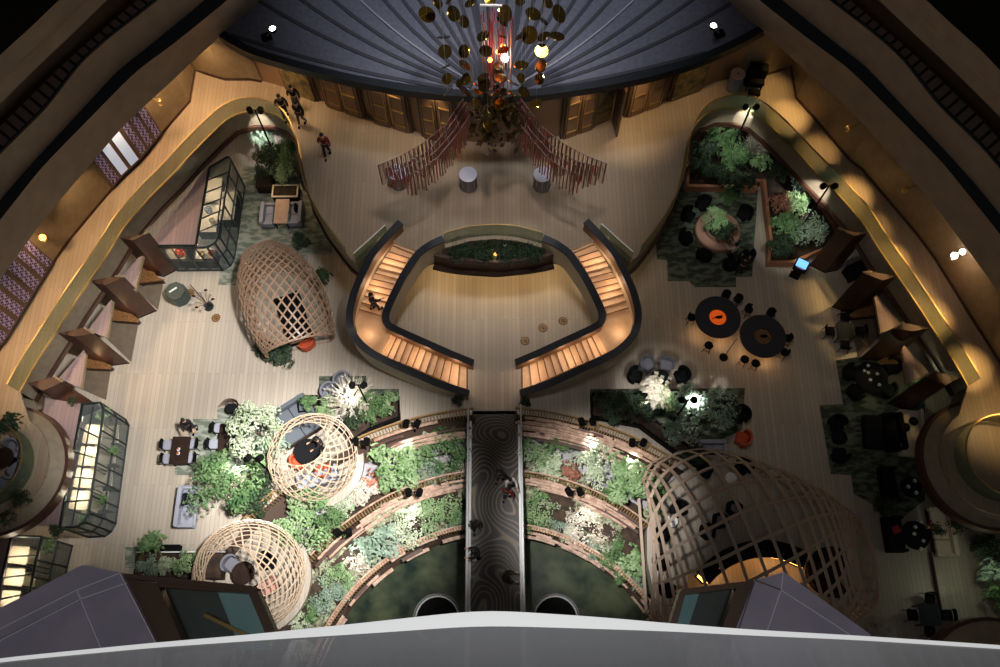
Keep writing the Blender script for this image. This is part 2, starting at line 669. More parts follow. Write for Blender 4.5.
    L1 = [(273, -70), (205, 0), (139, 54), (118, 70), (76, 116), (32, 163), (0, 200), (-70, 290)]
    H1 = [(240, -72), (156, 0), (107, 38), (80, 62), (45, 108), (0, 152), (-70, 236)]
    H2 = [(222, -72), (136, 0), (87, 42), (60, 66), (28, 98), (0, 125), (-70, 206)]
    G1 = [(190, -72), (107, 0), (70, 36), (32, 72), (0, 104), (-70, 176)]
    G2 = [(140, -72), (59, 0), (30, 28), (0, 55), (-70, 130)]
    G3 = [(60, -100), (10, -50), (-30, -10), (-100, 60)]
    bands = [('ceiling_walkway', wb[4:], 0, M_fascia), ]
    z0 = 8.6
    f1 = smoothp(PP(F1, 8.6, m), 40, 1)
    wtop = resample([p + Vector((0, 0, 4.4)) for p in wb[3:]], 40)
    wtop = [mirror(Vector((min(q.x, X0), q.y, q.z)), False) for q in wtop] if not m else wtop
    struct(MB().strip(f1, [p + Vector((-6 if not m else 6, 2.5, 0)) for p in f1]).build('ceiling_walkway_' + side, M_fascia))
    chain = [(f1, None), (smoothp(PP(L2, 11, m), 40, 1), M_upper), (smoothp(PP(L1, 11.1, m), 40, 1), M_char),
             (smoothp(PP(H1, 12.9, m), 40, 1), M_upper), (smoothp(PP(H2, 12.9, m), 40, 1), M_tiles2 if m else M_tiles),
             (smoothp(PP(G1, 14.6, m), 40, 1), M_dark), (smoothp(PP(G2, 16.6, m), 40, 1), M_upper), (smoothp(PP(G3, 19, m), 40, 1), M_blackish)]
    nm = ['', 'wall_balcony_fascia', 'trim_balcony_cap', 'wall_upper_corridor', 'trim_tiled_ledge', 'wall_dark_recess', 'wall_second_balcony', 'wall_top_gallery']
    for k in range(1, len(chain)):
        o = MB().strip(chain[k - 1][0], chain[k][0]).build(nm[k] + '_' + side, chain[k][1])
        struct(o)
    struct(MB().sweep([p + Vector((0, 0, .02)) for p in chain[4][0]], .07, .05, .05).build('trim_recess_rail_' + side, M_trim))
    struct(MB().sweep([p + Vector((0, 0, .02)) for p in chain[3][0]], .08, .05, .05).build('trim_ledge_rail_' + side, M_char))
    struct(MB().sweep([p.lerp(q, .45) + Vector((0, 0, .05)) for p, q in zip(chain[5][0], chain[6][0])], .05, .05, .05).build('trim_gallery_line_' + side, M_upper))

# second round bay, only its edge in the right bottom corner
mb = MB()
c = W(1010, 700, 4.2)
mb.lathe((c.x, c.y, 0), [(0, 4.22), (2.0, 4.22), (2.2, 4.1), (2.9, 3.7)], 64)
struct(mb.build('floor_bay_corner', M_fascia))
struct(MB().lathe((c.x, c.y, 0), [(2.9, 3.72), (3.05, 3.7), (3.08, 3.0)], 64).build('trim_bay_corner', M_trim))
struct(MB().lathe((c.x, c.y, 0), [(2.0, 4.3), (2.06, 4.3)], 64).build('trim_bay_corner_line', M_gold))

# lattice windows in the left wall
wi = 0
WBL = PP([(190, 102), (163, 133), (137, 165), (125, 174), (70, 240), (52, 265), (10, 334), (-34, 404)], 4.2)


def onwall(x, y):
    p = W(x, y, 4.2)
    best = None
    for a_, b_ in zip(WBL, WBL[1:]):
        d_ = b_ - a_
        q_ = a_ + d_ * max(0, min(1, (p - a_).dot(d_) / d_.length_squared))
        if best is None or (q_ - p).length < (best - p).length:
            best = q_
    return best


for grp, sets in enumerate([[(157, 133, 0), (150.5, 141.5, 0), (144, 150, 0), (137.3, 158.5, 1), (128.5, 168.5, 1), (120, 179, 0), (112, 189, 0)],
                            [(50, 262, 0), (44, 270.5, 0), (38, 280, 0), (30, 294, 0), (22, 307, 0), (14, 320, 0), (6, 333, 0), (-2, 345, 0)]]):
    for k in range(len(sets) - 1):
        x, y, t = sets[k]
        a, b = onwall(x, y), onwall(sets[k + 1][0], sets[k + 1][1])
        d = b - a
        inn = Vector((-d.y, d.x, 0)).normalized() * .2
        if inn.x < 0:
            inn = -inn
        a2, b2 = a + d * .16, b - d * .16
        wi += 1
        off = inn
        fr = MB().slab([a + off + Vector((0, 0, .3)), b + off + Vector((0, 0, .3)), b + off + Vector((0, 0, 4.1)), a + off + Vector((0, 0, 4.1))], -inn * .6)
        o = struct(fr.build('window_%d' % wi, M_bronzed))
        p = MB().slab([a2 + off * 1.1 + Vector((0, 0, .45)), b2 + off * 1.1 + Vector((0, 0, .45)), b2 + off * 1.1 + Vector((0, 0, 3.9)), a2 + off * 1.1 + Vector((0, 0, 3.9))], -inn * .1)
        q = p.build('pane', M_latw if t else M_lat)
        q.parent = o
        q['kind'] = 'structure'

# back wall with its bronze doors under the canopy
DB = [(250, 80), (287, 90), (319, 102), (364, 117.5), (411, 132.5), (424, 136.5), (460, 143.5), (497, 146), (534, 143.5), (564, 137.5), (592, 127.5), (626, 117), (660, 104), (700, 89), (712, 85), (735, 80)]
db = smoothp(PP(DB, 4.2), 60, 1)
struct(MB().strip([p + Vector((0, .15, 0)) for p in db], [p + Vector((0, .15, 4.2)) for p in db]).build('wall_back', M_bronze))


def door(n, xa, ya, xb, yb, style, leaves=2, h=3.4, openl=0):
    a, b = W(xa, ya, 4.2), W(xb, yb, 4.2)
    d = b - a
    L = d.length
    u = d.normalized()
    nrm = Vector((u.y, -u.x, 0))
    o = struct(MB().slab([a - u * .1 + nrm * .02, b + u * .1 + nrm * .02, b + u * .1 + nrm * .02 + Vector((0, 0, h + .1)), a - u * .1 + nrm * .02 + Vector((0, 0, h + .1))], -nrm * .12).build('door_%d' % n, M_bronzed))
    o['_w'] = (0, 0, 0)
    for k in range(leaves):
        p, q = a + d * (k / leaves) + u * .04, a + d * ((k + 1) / leaves) - u * .04
        if style == 'glass':
            mb = MB().slab([p + nrm * .06, q + nrm * .06, q + nrm * .06 + Vector((0, 0, h)), p + nrm * .06 + Vector((0, 0, h))], nrm * .04)
            mb.build('art_panel', M_art, o)
            continue
        mb = MB().slab([p + nrm * .06, q + nrm * .06, q + nrm * .06 + Vector((0, 0, h)), p + nrm * .06 + Vector((0, 0, h))], nrm * .05)
        lf = mb.build('door_leaf', M_bronze, o)
        w_ = (q - p).length
        mb = MB()
        for z in (.5, 1.6, 2.7):
            mb.box(tuple((p + q) / 2 + nrm * .14 + Vector((0, 0, z))), (w_ * .7, .05, .07), math.atan2(u.y, u.x))
        x = q if k == 0 else p
        xx = x + (p - q).normalized() * .12 if k == 0 else x + (q - p).normalized() * .12
        mb.box(tuple(xx + nrm * .14 + Vector((0, 0, .5))), (.05, .05, 2.3), math.atan2(u.y, u.x))
        g = mb.build('pull_bars', M_gold, o)
        mb = MB()
        for s_ in (.12, .88):
            mb.box(tuple(p.lerp(q, s_) + nrm * .12 + Vector((0, 0, .15))), (.04, .03, h - .3), math.atan2(u.y, u.x))
        mb.build('leaf_moulding', M_bronzed, o)
    return o


door(1, 287.5, 90, 317, 101, 'glass', 1)
door(2, 327.5, 105, 364, 117.5, 'b')
door(3, 375, 121, 411, 132.5, 'b')
door(4, 424, 136.5, 456, 143, 'b')
door(5, 562, 138.5, 592, 128, 'b')
door(6, 626, 117, 660, 104.5, 'b')
door(7, 669, 101, 700, 89.5, 'glass', 1)
a, b = W(616, 137, 4.2), W(611, 120, 4.2)
o = struct(MB().slab([a, b, b + Vector((0, 0, 3.3)), a + Vector((0, 0, 3.3))], (.08, 0, 0)).build('door_8', M_bronze))
o['_w'] = (0, 0, 0)
MB().slab([a.lerp(b, .15) + Vector((-.03, 0, .3)), a.lerp(b, .85) + Vector((-.03, 0, .3)), a.lerp(b, .85) + Vector((-.03, 0, 3)), a.lerp(b, .15) + Vector((-.03, 0, 3))], (-.03, 0, 0)).build('leaf_moulding', M_bronzed, o)
o = struct(MB().slab([W(594, 127, 4.2) + Vector((0, .1, 0)), W(610, 121, 4.2) + Vector((0, .1, 0)), W(610, 121, 4.2) + Vector((0, .1, 3.3)), W(594, 127, 4.2) + Vector((0, .1, 3.3))], (0, -.05, 0)).build('door_9', M_art))

# ------------------------------------------------------------------ fan canopy over the doors
CZ = 8.7
CE = [(208, 24), (225, 40), (250, 54), (300, 68.5), (350, 81), (400, 90), (450, 96), (497, 97.5), (545, 95), (600, 87), (650, 77), (700, 62), (740, 44), (774, 24)]
ce = smoothp(PP(CE, CZ), 70, 2)
back = [Vector((p.x * 1.02, 48, CZ + 1)) for p in ce]
cv = thing('fan_canopy', 'huge dark slate fan shaped canopy with curved pleats above the bronze doors', 'canopy', tuple(ce[35]))


def cz(p):
    return CZ + .02


mb = MB()
rows = 12
vs, fs = [], []
for j in range(rows):
    t = j / (rows - 1)
    for i, p in enumerate(ce):
        tgt = Vector((X0 + (p.x - X0) * 1.0, 48, CZ))
        vs.append(Vector((p.x, p.y + (tgt.y - p.y) * t, CZ)))
n = len(ce)
for j in range(rows - 1):
    fs += [(j * n + i, j * n + i + 1, (j + 1) * n + i + 1, (j + 1) * n + i) for i in range(n - 1)]
mb.add(vs, fs)
mb.build('fabric_sheet', M_cano, cv)
MB().sweep([p + Vector((0, .12, .03)) for p in ce], .36, .06, .38).build('front_edge', M_navy, cv)
MB().sweep([W(208, 24, CZ), W(218, 6, CZ), W(238, -20, CZ)], .45, .12, .5).build('side_edge', M_navy, cv)
MB().sweep([W(774, 24, CZ), W(764, 8, CZ), W(745, -20, CZ)], .45, .12, .5).build('side_edge', M_navy, cv)
for s in (0, 1):
    for k in range(15):
        a0 = [3.5, 7, 11, 15.5, 20, 25, 31, 37, 43.5, 50, 56.5, 63, 69.5, 76, 83][k]
        seam = (k == 5)
        pts = []
        for i in range(26):
            r = 26 + i * 12 if k > 2 else 45 + i * 12
            a = R(a0 + (.062 * r * math.sin(R(2 * min(a0, 45)) + .35) * (1 if k > 1 else .6)) * (1 if a0 < 70 else .2))
            x, y = 497 + (-1 if s == 0 else 1) * r * math.cos(a), 95 - r * math.sin(a)
            lo = min(range(len(CE)), key=lambda q: abs(CE[q][0] - x))
            if x < 216 or x > 766 or y < -60:
                break
            hi = next(q for q in range(1, len(CE)) if CE[q][0] >= x or q == len(CE) - 1)
            ey = CE[hi - 1][1] + (CE[hi][1] - CE[hi - 1][1]) * (x - CE[hi - 1][0]) / (CE[hi][0] - CE[hi - 1][0])
            if y > ey - 5:
                break
            pts.append(W(x, y, CZ + .02))
        if len(pts) > 2:
            mb = MB().sweep(pts, .08 if seam else .17, .06 if seam else .03, .01)
            mb.build('seam' if seam else 'pleat', M_seam if seam else M_groove, cv)

# small uplights on the canopy
for px, py, dx, lab in ((267, 38, 6, 'left'), (719, 35, -6, 'right')):
    p = W(px, py, CZ + .05)
    t = thing('canopy_uplight', f'small black lamp with bright lens standing on the {lab} end of the slate canopy', 'lamp', tuple(p))
    MB().box(tuple(p), (.45, .35, .18), .4, .05).build('base', M_black, t)
    q = W(px + dx, py - 8, CZ + .9)
    MB().tube([p + Vector((0, 0, .1)), q], .035).build('arm', M_grey, t)
    MB().lathe(tuple(q), [(0, -.1), (.13, -.08), (.16, .1)], 16).build('lamp_head', M_black, t)
    MB().lathe(tuple(q), [(0, .11), (.14, .1)], 16).build('lens', M_lampw, t)

# ------------------------------------------------------------------ partitions and booths under the walkways
PART = [[(120, 239.5), (144, 236), (179, 269.5), (164, 277)],
        [(89, 282.6), (114.7, 278.6), (157, 311), (139, 318.5)],
        [(58, 335), (83.6, 330), (130, 363.5), (112, 366)],
        [(29, 385), (54, 379), (102, 408), (84, 416)]]
plb = ['uppermost of its row', 'second from the top of its row', 'third from the top of its row', 'lowest, next to the round bay']
for m in (False, True):
    side = 'right' if m else 'left'
    for k, q in enumerate(PART):
        p = PP(q[:2], 4.05, m) + PP(q[2:], 0, m)
        sg = 1 if m else -1
        p[0] = p[0] + Vector((sg * .1, .1, 0))
        p[1] = p[1] + Vector((0, .12, 0))
        c_ = sum(p, Vector()) / 4
        t = thing('booth_partition', f'dark red-brown booth partition on the {side}, {plb[k]}', 'partition', (c_.x, c_.y, 0))
        MB().prism(p, 0, 4.02).build('panel', M_trim, t)
        pe = [Vector((x.x, x.y, 4.04)) for x in p]
        MB().sweep([pe[1], pe[2]], .08, .05, .03).build('edge_strip', M_wallw, t)
        MB().prism([Vector((c_.x, c_.y, 0)) + (Vector((x.x, x.y, 0)) - Vector((c_.x, c_.y, 0))) * 1.02 for x in p], 0, .1).build('plinth', M_dkwood, t)
# flat plank roofs over the booths, lit shelves and mats beneath them
for k, (rf, sh, mt) in enumerate([([(118.7, 278), (139, 257), (143, 256), (135, 290.7)], [(141.7, 257), (158, 277), (164, 280), (138, 283)], [(137, 283), (164, 279), (158, 310), (136, 290)]),
                                  ([(87.7, 330), (111, 299.6), (112.8, 301.5), (107, 338)], [(113, 301), (139, 319), (137, 322), (110.6, 320)], [(110.6, 321), (139, 320.5), (131, 362), (108, 340)]),
                                  ([(58.8, 378), (83.6, 350), (85.8, 354), (81, 389)], [(85.8, 353), (112, 366), (109, 369), (84, 368)], [(84, 369), (111, 368), (106, 400), (81, 389)])]):
    for m in (False, True):
        if m and k == 0:
            continue
        side = 'right' if m else 'left'
        wh = ['between the first and second', 'between the second and third', 'between the third and fourth'][k]
        p = PP(rf, 2.75, m)
        c_ = sum(p, Vector()) / 4
        t = thing('booth_roof', f'small flat plank roof {wh} {side} booth partitions', 'roof panel', tuple(c_))
        MB().prism(p, 2.62, 2.75).build('plank_panel', M_roofp, t)
        MB().sweep(p[2:], .06, .02, .16).build('edge_strip', M_wallw, t)
        p = PP(sh, .5, m)
        c_ = sum(p, Vector()) / 4
        t = thing('booth_shelf', f'low bronze speckled wooden shelf {wh} {side} booth partitions', 'shelf', (c_.x, c_.y, 0))
        MB().prism(p, .42, .5).build('top', M_shelfb, t)
        MB().prism([c_ + (x - c_) * .9 for x in p], 0, .42).build('carcass', M_trim, t)
        p = PP(mt, .02, m)
        t = MB().prism(p, .005, .03).build('booth_mat', M_matb)
        tag(t, f'grey-brown floor mat {wh} {side} booth partitions', 'mat')
        if not m:
            q = sum(PP(sh, 1.3), Vector()) / 4
            point('booth_lamp', q, 9, WARM, .15)

# ------------------------------------------------------------------ grand stair (left, then mirrored)
oR = [(400.5, 222), (385, 238.5), (371.5, 255), (362.5, 273), (353.5, 294), (349, 313.5), (350.5, 330), (358, 342), (370, 352.5), (388, 361.5), (415, 373.5), (439, 384), (469, 393.5)]
oZ = [4.9, 4.75, 4.45, 4.05, 3.6, 3.15, 2.75, 2.65, 2.55, 2.3, 1.75, 1.2, .6]
iR = [(443.5, 238.5), (430, 244.5), (418, 253.5), (403, 276), (392.5, 297), (385.5, 313), (386, 324.5), (400, 331.5), (424, 342), (451, 354), (473.5, 363)]
iZ = [4.9, 4.85, 4.55, 3.95, 3.4, 2.95, 2.75, 2.4, 1.8, 1.2, .6]
tO = [(397, 240), (387, 254), (379, 267), (371.5, 280), (365, 293), (358, 309)]
tI = [(417, 249.5), (408, 260), (401, 272.5), (394, 285), (387.5, 299), (380.5, 315.5)]
bO = [(381, 354.5), (396, 360.5), (411, 366.5), (427, 373.5), (445, 381), (467, 390.5)]
bI = [(393, 332.5), (405, 338), (420, 344), (435, 350.5), (450, 357), (467, 365)]


def lerp_px(A, t):
    t = t * (len(A) - 1)
    i = min(int(t), len(A) - 2)
    f = t - i
    return (A[i][0] + (A[i + 1][0] - A[i][0]) * f, A[i][1] + (A[i + 1][1] - A[i][1]) * f)


RIS = 4.2 / 25
for m in (False, True):
    side = 'right' if m else 'left'
    st = thing('curved_staircase', f'curved {side} staircase with glowing oak treads and black topped walls', 'staircase', tuple(W(380, 330, 0, m)))
    op = [W(x, y, z, m) for (x, y), z in zip(oR, oZ)]
    ip = [W(x, y, z, m) for (x, y), z in zip(iR, iZ)]
    op, ip = smoothp(op, 60, 2), smoothp(ip, 50, 1)
    MB().sweep(op, .34, .03, .07).build('handrail', M_rail, st)
    MB().sweep(ip, .34, .03, .07).build('handrail', M_rail, st)
    MB().sweep([p - Vector((0, 0, .08)) for p in op], .22, 0, 1.55).build('balustrade_wall', M_stair, st)
    MB().sweep([p - Vector((0, 0, .08)) for p in ip], .22, 0, 1.55).build('balustrade_wall', M_stair, st)
    for a_, b_ in ((op, ip), (ip, op)):
        ln = []
        for p in a_:
            q = min(b_, key=lambda r: (Vector((r.x, r.y)) - Vector((p.x, p.y))).length)
            d_ = Vector((q.x - p.x, q.y - p.y, 0)).normalized()
            ln.append(p + d_ * .13 - Vector((0, 0, .08)))
        MB().sweep(ln, .03, 0, .62).build('inner_lining', M_stin, st)
    for k in range(12):
        z = 4.2 - RIS * (k + 1)
        a, b = lerp_px(tO, k / 12), lerp_px(tI, k / 12)
        c2, d2 = lerp_px(tO, (k + 1) / 12), lerp_px(tI, (k + 1) / 12)
        q = [W(*a, z, m), W(*b, z, m), W(*d2, z - .0, m), W(*c2, z, m)]
        mb = MB().slab(q, (0, 0, -.3))
        sp = mb.build('step', M_step, st)
        MB().sweep([q[3] + Vector((0, 0, .004)), q[2] + Vector((0, 0, .004))], .05, .004, .02).build('nosing', M_treadshade, sp)  # painted shadow line along the front edge of the tread
    zl = 4.2 - RIS * 13
    lp = [tO[-1], (355, 321), (357.5, 335), (365, 344.5), (373, 350.5), bO[0], bI[0], (386, 328), (382, 322), tI[-1]]
    MB().prism([W(x, y, zl, m) for x, y in lp], zl - .3, zl).build('landing', M_step, st)
    for k in range(12):
        z = max(.03, zl - RIS * (k + 1))
        a, b = lerp_px(bO, k / 12), lerp_px(bI, k / 12)
        c2, d2 = lerp_px(bO, (k + 1) / 12), lerp_px(bI, (k + 1) / 12)
        q = [W(*a, z, m), W(*b, z, m), W(*d2, z, m), W(*c2, z, m)]
        sp = MB().slab(q, (0, 0, -max(.04, min(.3, z)))).build('step', M_step, st)
        MB().sweep([q[3] + Vector((0, 0, .004)), q[2] + Vector((0, 0, .004))], .05, .004, .02).build('nosing', M_treadshade, sp)
    # warm strip lights tucked under the handrails
    pr = [(lerp_px(tO, .1), 4.0), (lerp_px(tO, .4), 3.4), (lerp_px(tO, .75), 2.7), ((361, 334), 2.0), (lerp_px(bO, .15), 1.8), (lerp_px(bO, .5), 1.1), (lerp_px(bO, .9), .35),
          (lerp_px(tI, .3), 3.6), (lerp_px(tI, .8), 2.6), (lerp_px(bI, .15), 1.8), (lerp_px(bI, .5), 1.1), (lerp_px(bI, .88), .4)]
    cen = [lerp_px(tO, .5), lerp_px(tI, .5)]
    for (xy, z) in pr:
        q = W(xy[0], xy[1], z, m)
        mid = W(*((lerp_px(tO, .5)[0] + lerp_px(tI, .5)[0]) / 2, 285), z, m) if z > 2.5 else q
        inward = (W(374, 335, z, m) - q)
        if z > 2.3:
            inward = (W(381, 285, z, m) - q)
            inward.y = 0
        elif z < 2:
            inward = Vector((0, 1, 0)) if xy in [lerp_px(bO, .15), lerp_px(bO, .5), lerp_px(bO, .9)] else Vector((0, -1, 0))
        inward.normalize()
        point('stair_strip_light', q + inward * .38 + Vector((0, 0, .42)), 12, (1, .70, .45), .25)

# planter between the stairs
PLT = [(434, 254), (449, 257.5), (465, 259.5), (497, 261.5)]
PLB = [(445, 248), (470, 241), (497, 239)]
t = thing('crescent_planter', 'crescent shaped brown planter box between the stair heads', 'planter', tuple(W(495, 262, 3)))
f = PP(PLT, 4.0)
f = f + [mirror(p) for p in f[::-1][1:]]
bk = PP(PLB, 3.9)
bk = bk + [mirror(p) for p in bk[::-1][1:]]
f2, b2 = smoothp(f, 30, 2), smoothp(bk, 30, 1)
for p in f2 + b2:
    p.z = 0
MB().sweep([Vector((p.x, p.y, 4.0)) for p in f2], .14, 0, .95).build('front_panel', M_trim, t)
MB().sweep([Vector((p.x * 1.03, p.y - .12, 3.0)) for p in f2], .3, 0, .14).build('lower_lip', M_dkwood, t)
MB().strip([Vector((p.x, p.y, 3.7)) for p in f2], [Vector((p.x, p.y + .1, 3.7)) for p in b2]).build('soil_bed', M_soil, t)
MB().strip([Vector((p.x, p.y, 2.95)) for p in f2], [Vector((p.x, p.y + 1.5, 2.95)) for p in b2]).build('underside', M_wallw, t)
g = thing('planter_guard', 'arched glass guard with pale cap behind the crescent planter', 'glass railing', tuple(W(495, 240, 4.2)))
gp = smoothp([p + Vector((0, .05, 4.2)) for p in b2], 30, 1)
for p in gp:
    p.z = 4.2
MB().sweep(gp, .025, 1.05, 0).build('glass_panel', M_glassg, g)
MB().sweep([p + Vector((0, 0, 1.05)) for p in gp], .05, .04, 0).build('top_rail', M_gold, g)

# ------------------------------------------------------------------ sunken garden: terraces, pool, railings
CX = -0.3
struct(MB().lathe((CX, -3.1, 0), [(10.2, -1.0), (13.2, -1.0)], 160).build('floor_upper_bed', M_soil))
struct(MB().lathe((CX, -3.4, 0), [(12.7, -.96), (GR, -.96)], 160).build('floor_upper_path', M_path))
struct(MB().lathe((CX, -2.1, 0), [(8.4, -1.9), (10.4, -1.9)], 160).build('floor_lower_bed', M_soil))
struct(MB().lathe((CX, -2.05, 0), [(9.35, -1.85), (10.75, -1.85)], 160).build('floor_lower_path', M_path))
struct(MB().lathe((CX, -2.05, 0), [(10.72, -1.9), (10.72, -.9), (10.9, -.9)], 160).build('wall_terrace', M_plankd))
struct(MB().lathe((CX, -2.1, 0), [(8.45, -3.2), (8.45, -1.8)], 160).build('wall_pool', M_plankd))
struct(MB().lathe((CX, -2.1, 0), [(0, -2.7), (8.5, -2.7)], 100).build('floor_pool', M_water))

CB, CC_ = W(313, 457, 1.2), W(248, 576, 1.2)
for c_, r_, nm_ in ((CB, 2.15, 'upper'), (CC_, 2.5, 'lower')):
    struct(MB().lathe((c_.x, c_.y, 0), [(0, .012), (r_, .012), (r_, -.25), (r_ * .9, -1.0)], 48).build('floor_pod_' + nm_, M_floor))
pf = PP([(690, 468), (668, 483), (654, 503), (647, 530), (647, 560), (653, 590), (664, 625), (700, 660), (860, 660), (860, 470), (760, 440)], 0)
struct(MB().prism(pf, -.9, .01).build('floor_pod_giant', M_floor))


def inpod(p, side):
    return (Vector((p.x - CB.x, p.y - CB.y)).length < 2.1) or (Vector((p.x - CC_.x, p.y - CC_.y)).length < 2.4)


def runs(pts, side=None):
    out, cur = [], []
    for p in pts:
        if inpod(p, side):
            if len(cur) > 1:
                out.append(cur)
            cur = []
        else:
            cur.append(p)
    if len(cur) > 1:
        out.append(cur)
    return out


RL = [('outer', GC.x, GC.y, 15.0, 0.0, 1.0, 93.8, 150, 1.2, 95), ('middle', CX - .05, -2.0, 10.8, -1.0, 1.0, 95.5, 165, .62, 90), ('inner', CX - .03, -2.1, 8.6, -1.9, .9, 97, 170, .45, 80)]
for m in (False, True):
    side = 'right' if m else 'left'
    for (nm_, cx, cy, r, zb, h, a0, a1, dep, ns) in RL:
        if m and nm_ == 'outer':
            a1, ns = 124.5, 60
        if m and nm_ == 'middle':
            a1, ns = 131, 50
        rg = thing('wooden_garden_railing', f'{nm_} curved plank and slat railing of the sunken garden, {side} of the bridge', 'railing', (mirror((cx, cy, 0), m).x, cy, zb))
        sx = 1 if not m else -1
        cxx = mirror((cx, 0, 0), m).x

        def pt(rr, a, z):
            return Vector((cxx + sx * rr * math.cos(R(a)), cy + rr * math.sin(R(a)), z))
        rnd = random.Random(hash(nm_) % 7 + m if False else len(nm_) * 3 + m)
        sl = None
        for k in range(ns):
            a = a0 + (a1 - a0) * (k + .5) / ns
            if sl is None or nm_:
                if inpod(pt(r, a, 0), m):
                    continue
                p0, p1 = pt(r + .02, a, zb + h), pt(r - .28 * min(1, dep), a, zb + h - .05)
                mb = MB()
                mb.tube([p0, p1], .022, 4)
                mb.tube([p1, p1 + Vector((0, 0, -h * .55))], .018, 4)
                mb.build('slat', M_slat, rg)
        for run_ in runs([pt(r + .06, a0 + (a1 - a0) * i / 50, zb + h) for i in range(51)]):
            MB().sweep(run_, .07, .05, .04).build('top_rail', M_slat if nm_ == 'outer' else M_plank, rg)
        if nm_ == 'inner':
            MB().sweep([pt(r - .02, a0 + (a1 - a0) * i / 50, zb + h * .9) for i in range(51)], .16, .05, .04).build('capping', M_plank, rg)
        # overlapping planks stepping down to the bed
        npk = {'outer': 46, 'middle': 36, 'inner': 16}[nm_]
        for k in range(npk):
            f_ = rnd.random()
            rr = r - .3 * min(1, dep) - f_ * (dep - .3 * min(1, dep))
            aw = rnd.uniform(5, 14)
            ac = rnd.uniform(a0, a1 - aw)
            z = zb + h * (.78 - .5 * f_) + rnd.uniform(-.05, .05)
            if inpod(pt(rr, ac, 0), m) or inpod(pt(rr, ac + aw, 0), m) or inpod(pt(rr, ac + aw / 2, 0), m):
                continue
            MB().sweep([pt(rr, ac + aw * i / 6, z) for i in range(7)], rnd.uniform(.09, .17), .03, .04).build('plank', M_plank if rnd.random() < .8 else M_trim, rg)
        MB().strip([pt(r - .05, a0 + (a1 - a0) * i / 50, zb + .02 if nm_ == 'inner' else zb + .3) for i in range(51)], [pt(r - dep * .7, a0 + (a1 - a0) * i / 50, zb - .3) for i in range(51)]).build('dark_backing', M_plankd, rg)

for px, lab in ((437.5, 'left'), (555.5, 'right')):
    p = W(px, 619, -2.65)
    t = thing('pool_well_ring', f'round white rimmed dark opening in the pool {lab} of the bridge', 'pool ring', tuple(p))
    MB().lathe(tuple(p), [(.98, -.4), (.98, .22), (1.03, .26), (1.06, .2), (1.06, -.02)], 48).build('rim', M_white, t)
    MB().lathe(tuple(p), [(1.1, .02), (1.15, .1), (1.18, -.02)], 48).build('outer_lip', M_grey, t)
    MB().lathe(tuple(p), [(0, .06), (.98, .06)], 48).build('dark_well', M_blackish, t)

# bridge
yb0, yb1 = -4.0, W(494, 411, 0).y
xl, xr = W(471, 500, 0).x, W(519, 500, 0).x
t = thing('footbridge', 'straight dark footbridge with swirling line patterned deck crossing the garden', 'bridge', ((xl + xr) / 2, yb1, 0))
MB().box(((xl + xr) / 2, (yb0 + yb1) / 2, -.35), (xr - xl + .2, yb1 - yb0, .35)).build('deck', M_deck, t)
for x, sg in ((xl, -1), (xr, 1)):
    MB().box((x + sg * .04, (yb0 + yb1) / 2, -.3), (.1, yb1 - yb0, .42)).build('edge_strip', M_white, t)
    MB().box((x + sg * .15, (yb0 + yb1) / 2, -.3), (.16, yb1 - yb0, .36)).build('side_channel', M_grey, t)
    MB().box((x + sg * .12, (yb0 + yb1) / 2, .05), (.03, yb1 - yb0, 1.0)).build('glass_guard', M_glassc, t)
    MB().box((x + sg * .12, (yb0 + yb1) / 2, 1.05), (.07, yb1 - yb0, .05)).build('handrail', M_grey, t)

# ------------------------------------------------------------------ high structures close below the camera
def stonepoly(name, pts, z, d, material):
    p = [W(x, y, z) for x, y in pts]
    o = MB().slab(p, (0, 0, -d)).build(name, material)
    recalc(o)
    return struct(o)


SZ = 27.0
stonepoly('wall_stone_left', [(82.5, 564.5), (120, 572.5), (126, 583), (77, 600), (-60, 668), (-60, 640)], SZ, 3.0, M_stone)
stonepoly('wall_stone_slab_left', [(126, 583), (156, 643), (170, 700), (-60, 700), (-60, 668), (77, 600)], SZ - .02, 2.6, M_stone)
for a, b in (((77, 590), (120, 573)), ((81, 599), (127, 583)), ((77, 590), (106, 660)), ((120, 573), (158, 647)), ((77, 590), (-10, 634)), ((81, 599), (-10, 646))):
    struct(MB().sweep([W(*a, SZ + .01), W(*b, SZ + .01)], .012, .01, .01).build('trim_stone_joint', M_joint))
stonepoly('wall_window_surround_left', [(121, 573), (250, 585.5), (257, 588), (256, 592), (124, 578)], SZ - .1, .25, M_brz2)
stonepoly('wall_window_pier_left', [(124, 578), (157, 583), (186, 650), (156, 655)], SZ - .12, .25, M_brz2)
stonepoly('wall_window_head_left', [(157, 581), (256, 590), (256, 594), (159, 587)], SZ - .14, .25, M_brz2)
stonepoly('wall_window_jamb_left', [(247, 590), (257, 590), (279, 640), (268, 640)], SZ - .13, .25, M_brz2)
o = stonepoly('window_21', [(159, 586), (219, 591), (241, 650), (184, 650)], SZ - .8, .03, M_wing)
stonepoly('window_22', [(217, 591), (250, 592.5), (271, 650), (241, 650)], SZ - .7, .03, M_glasst)
struct(MB().sweep([W(205, 615, SZ - .6), W(248, 636, SZ - .6)], .05, .05, .05).build('trim_brass_bar_left', M_gold))
struct(MB().sweep([W(221, 647, SZ - .6), W(232, 638, SZ - .6)], .05, .05, .05).build('trim_brass_stub_left', M_gold))
stonepoly('wall_stone_right', [(755, 580), (784, 572), (870, 634), (900, 700), (720, 700), (733, 636)], SZ, 3.0, M_stone)
for a, b in (((755, 580), (735, 640)), ((781, 590), (764, 640)), ((781, 590), (858, 640)), ((781, 590), (783, 573)), ((755, 580), (781, 590))):
    struct(MB().sweep([W(*a, SZ + .01), W(*b, SZ + .01)], .012, .01, .01).build('trim_stone_joint', M_joint if a != (755, 580) else M_brz2))
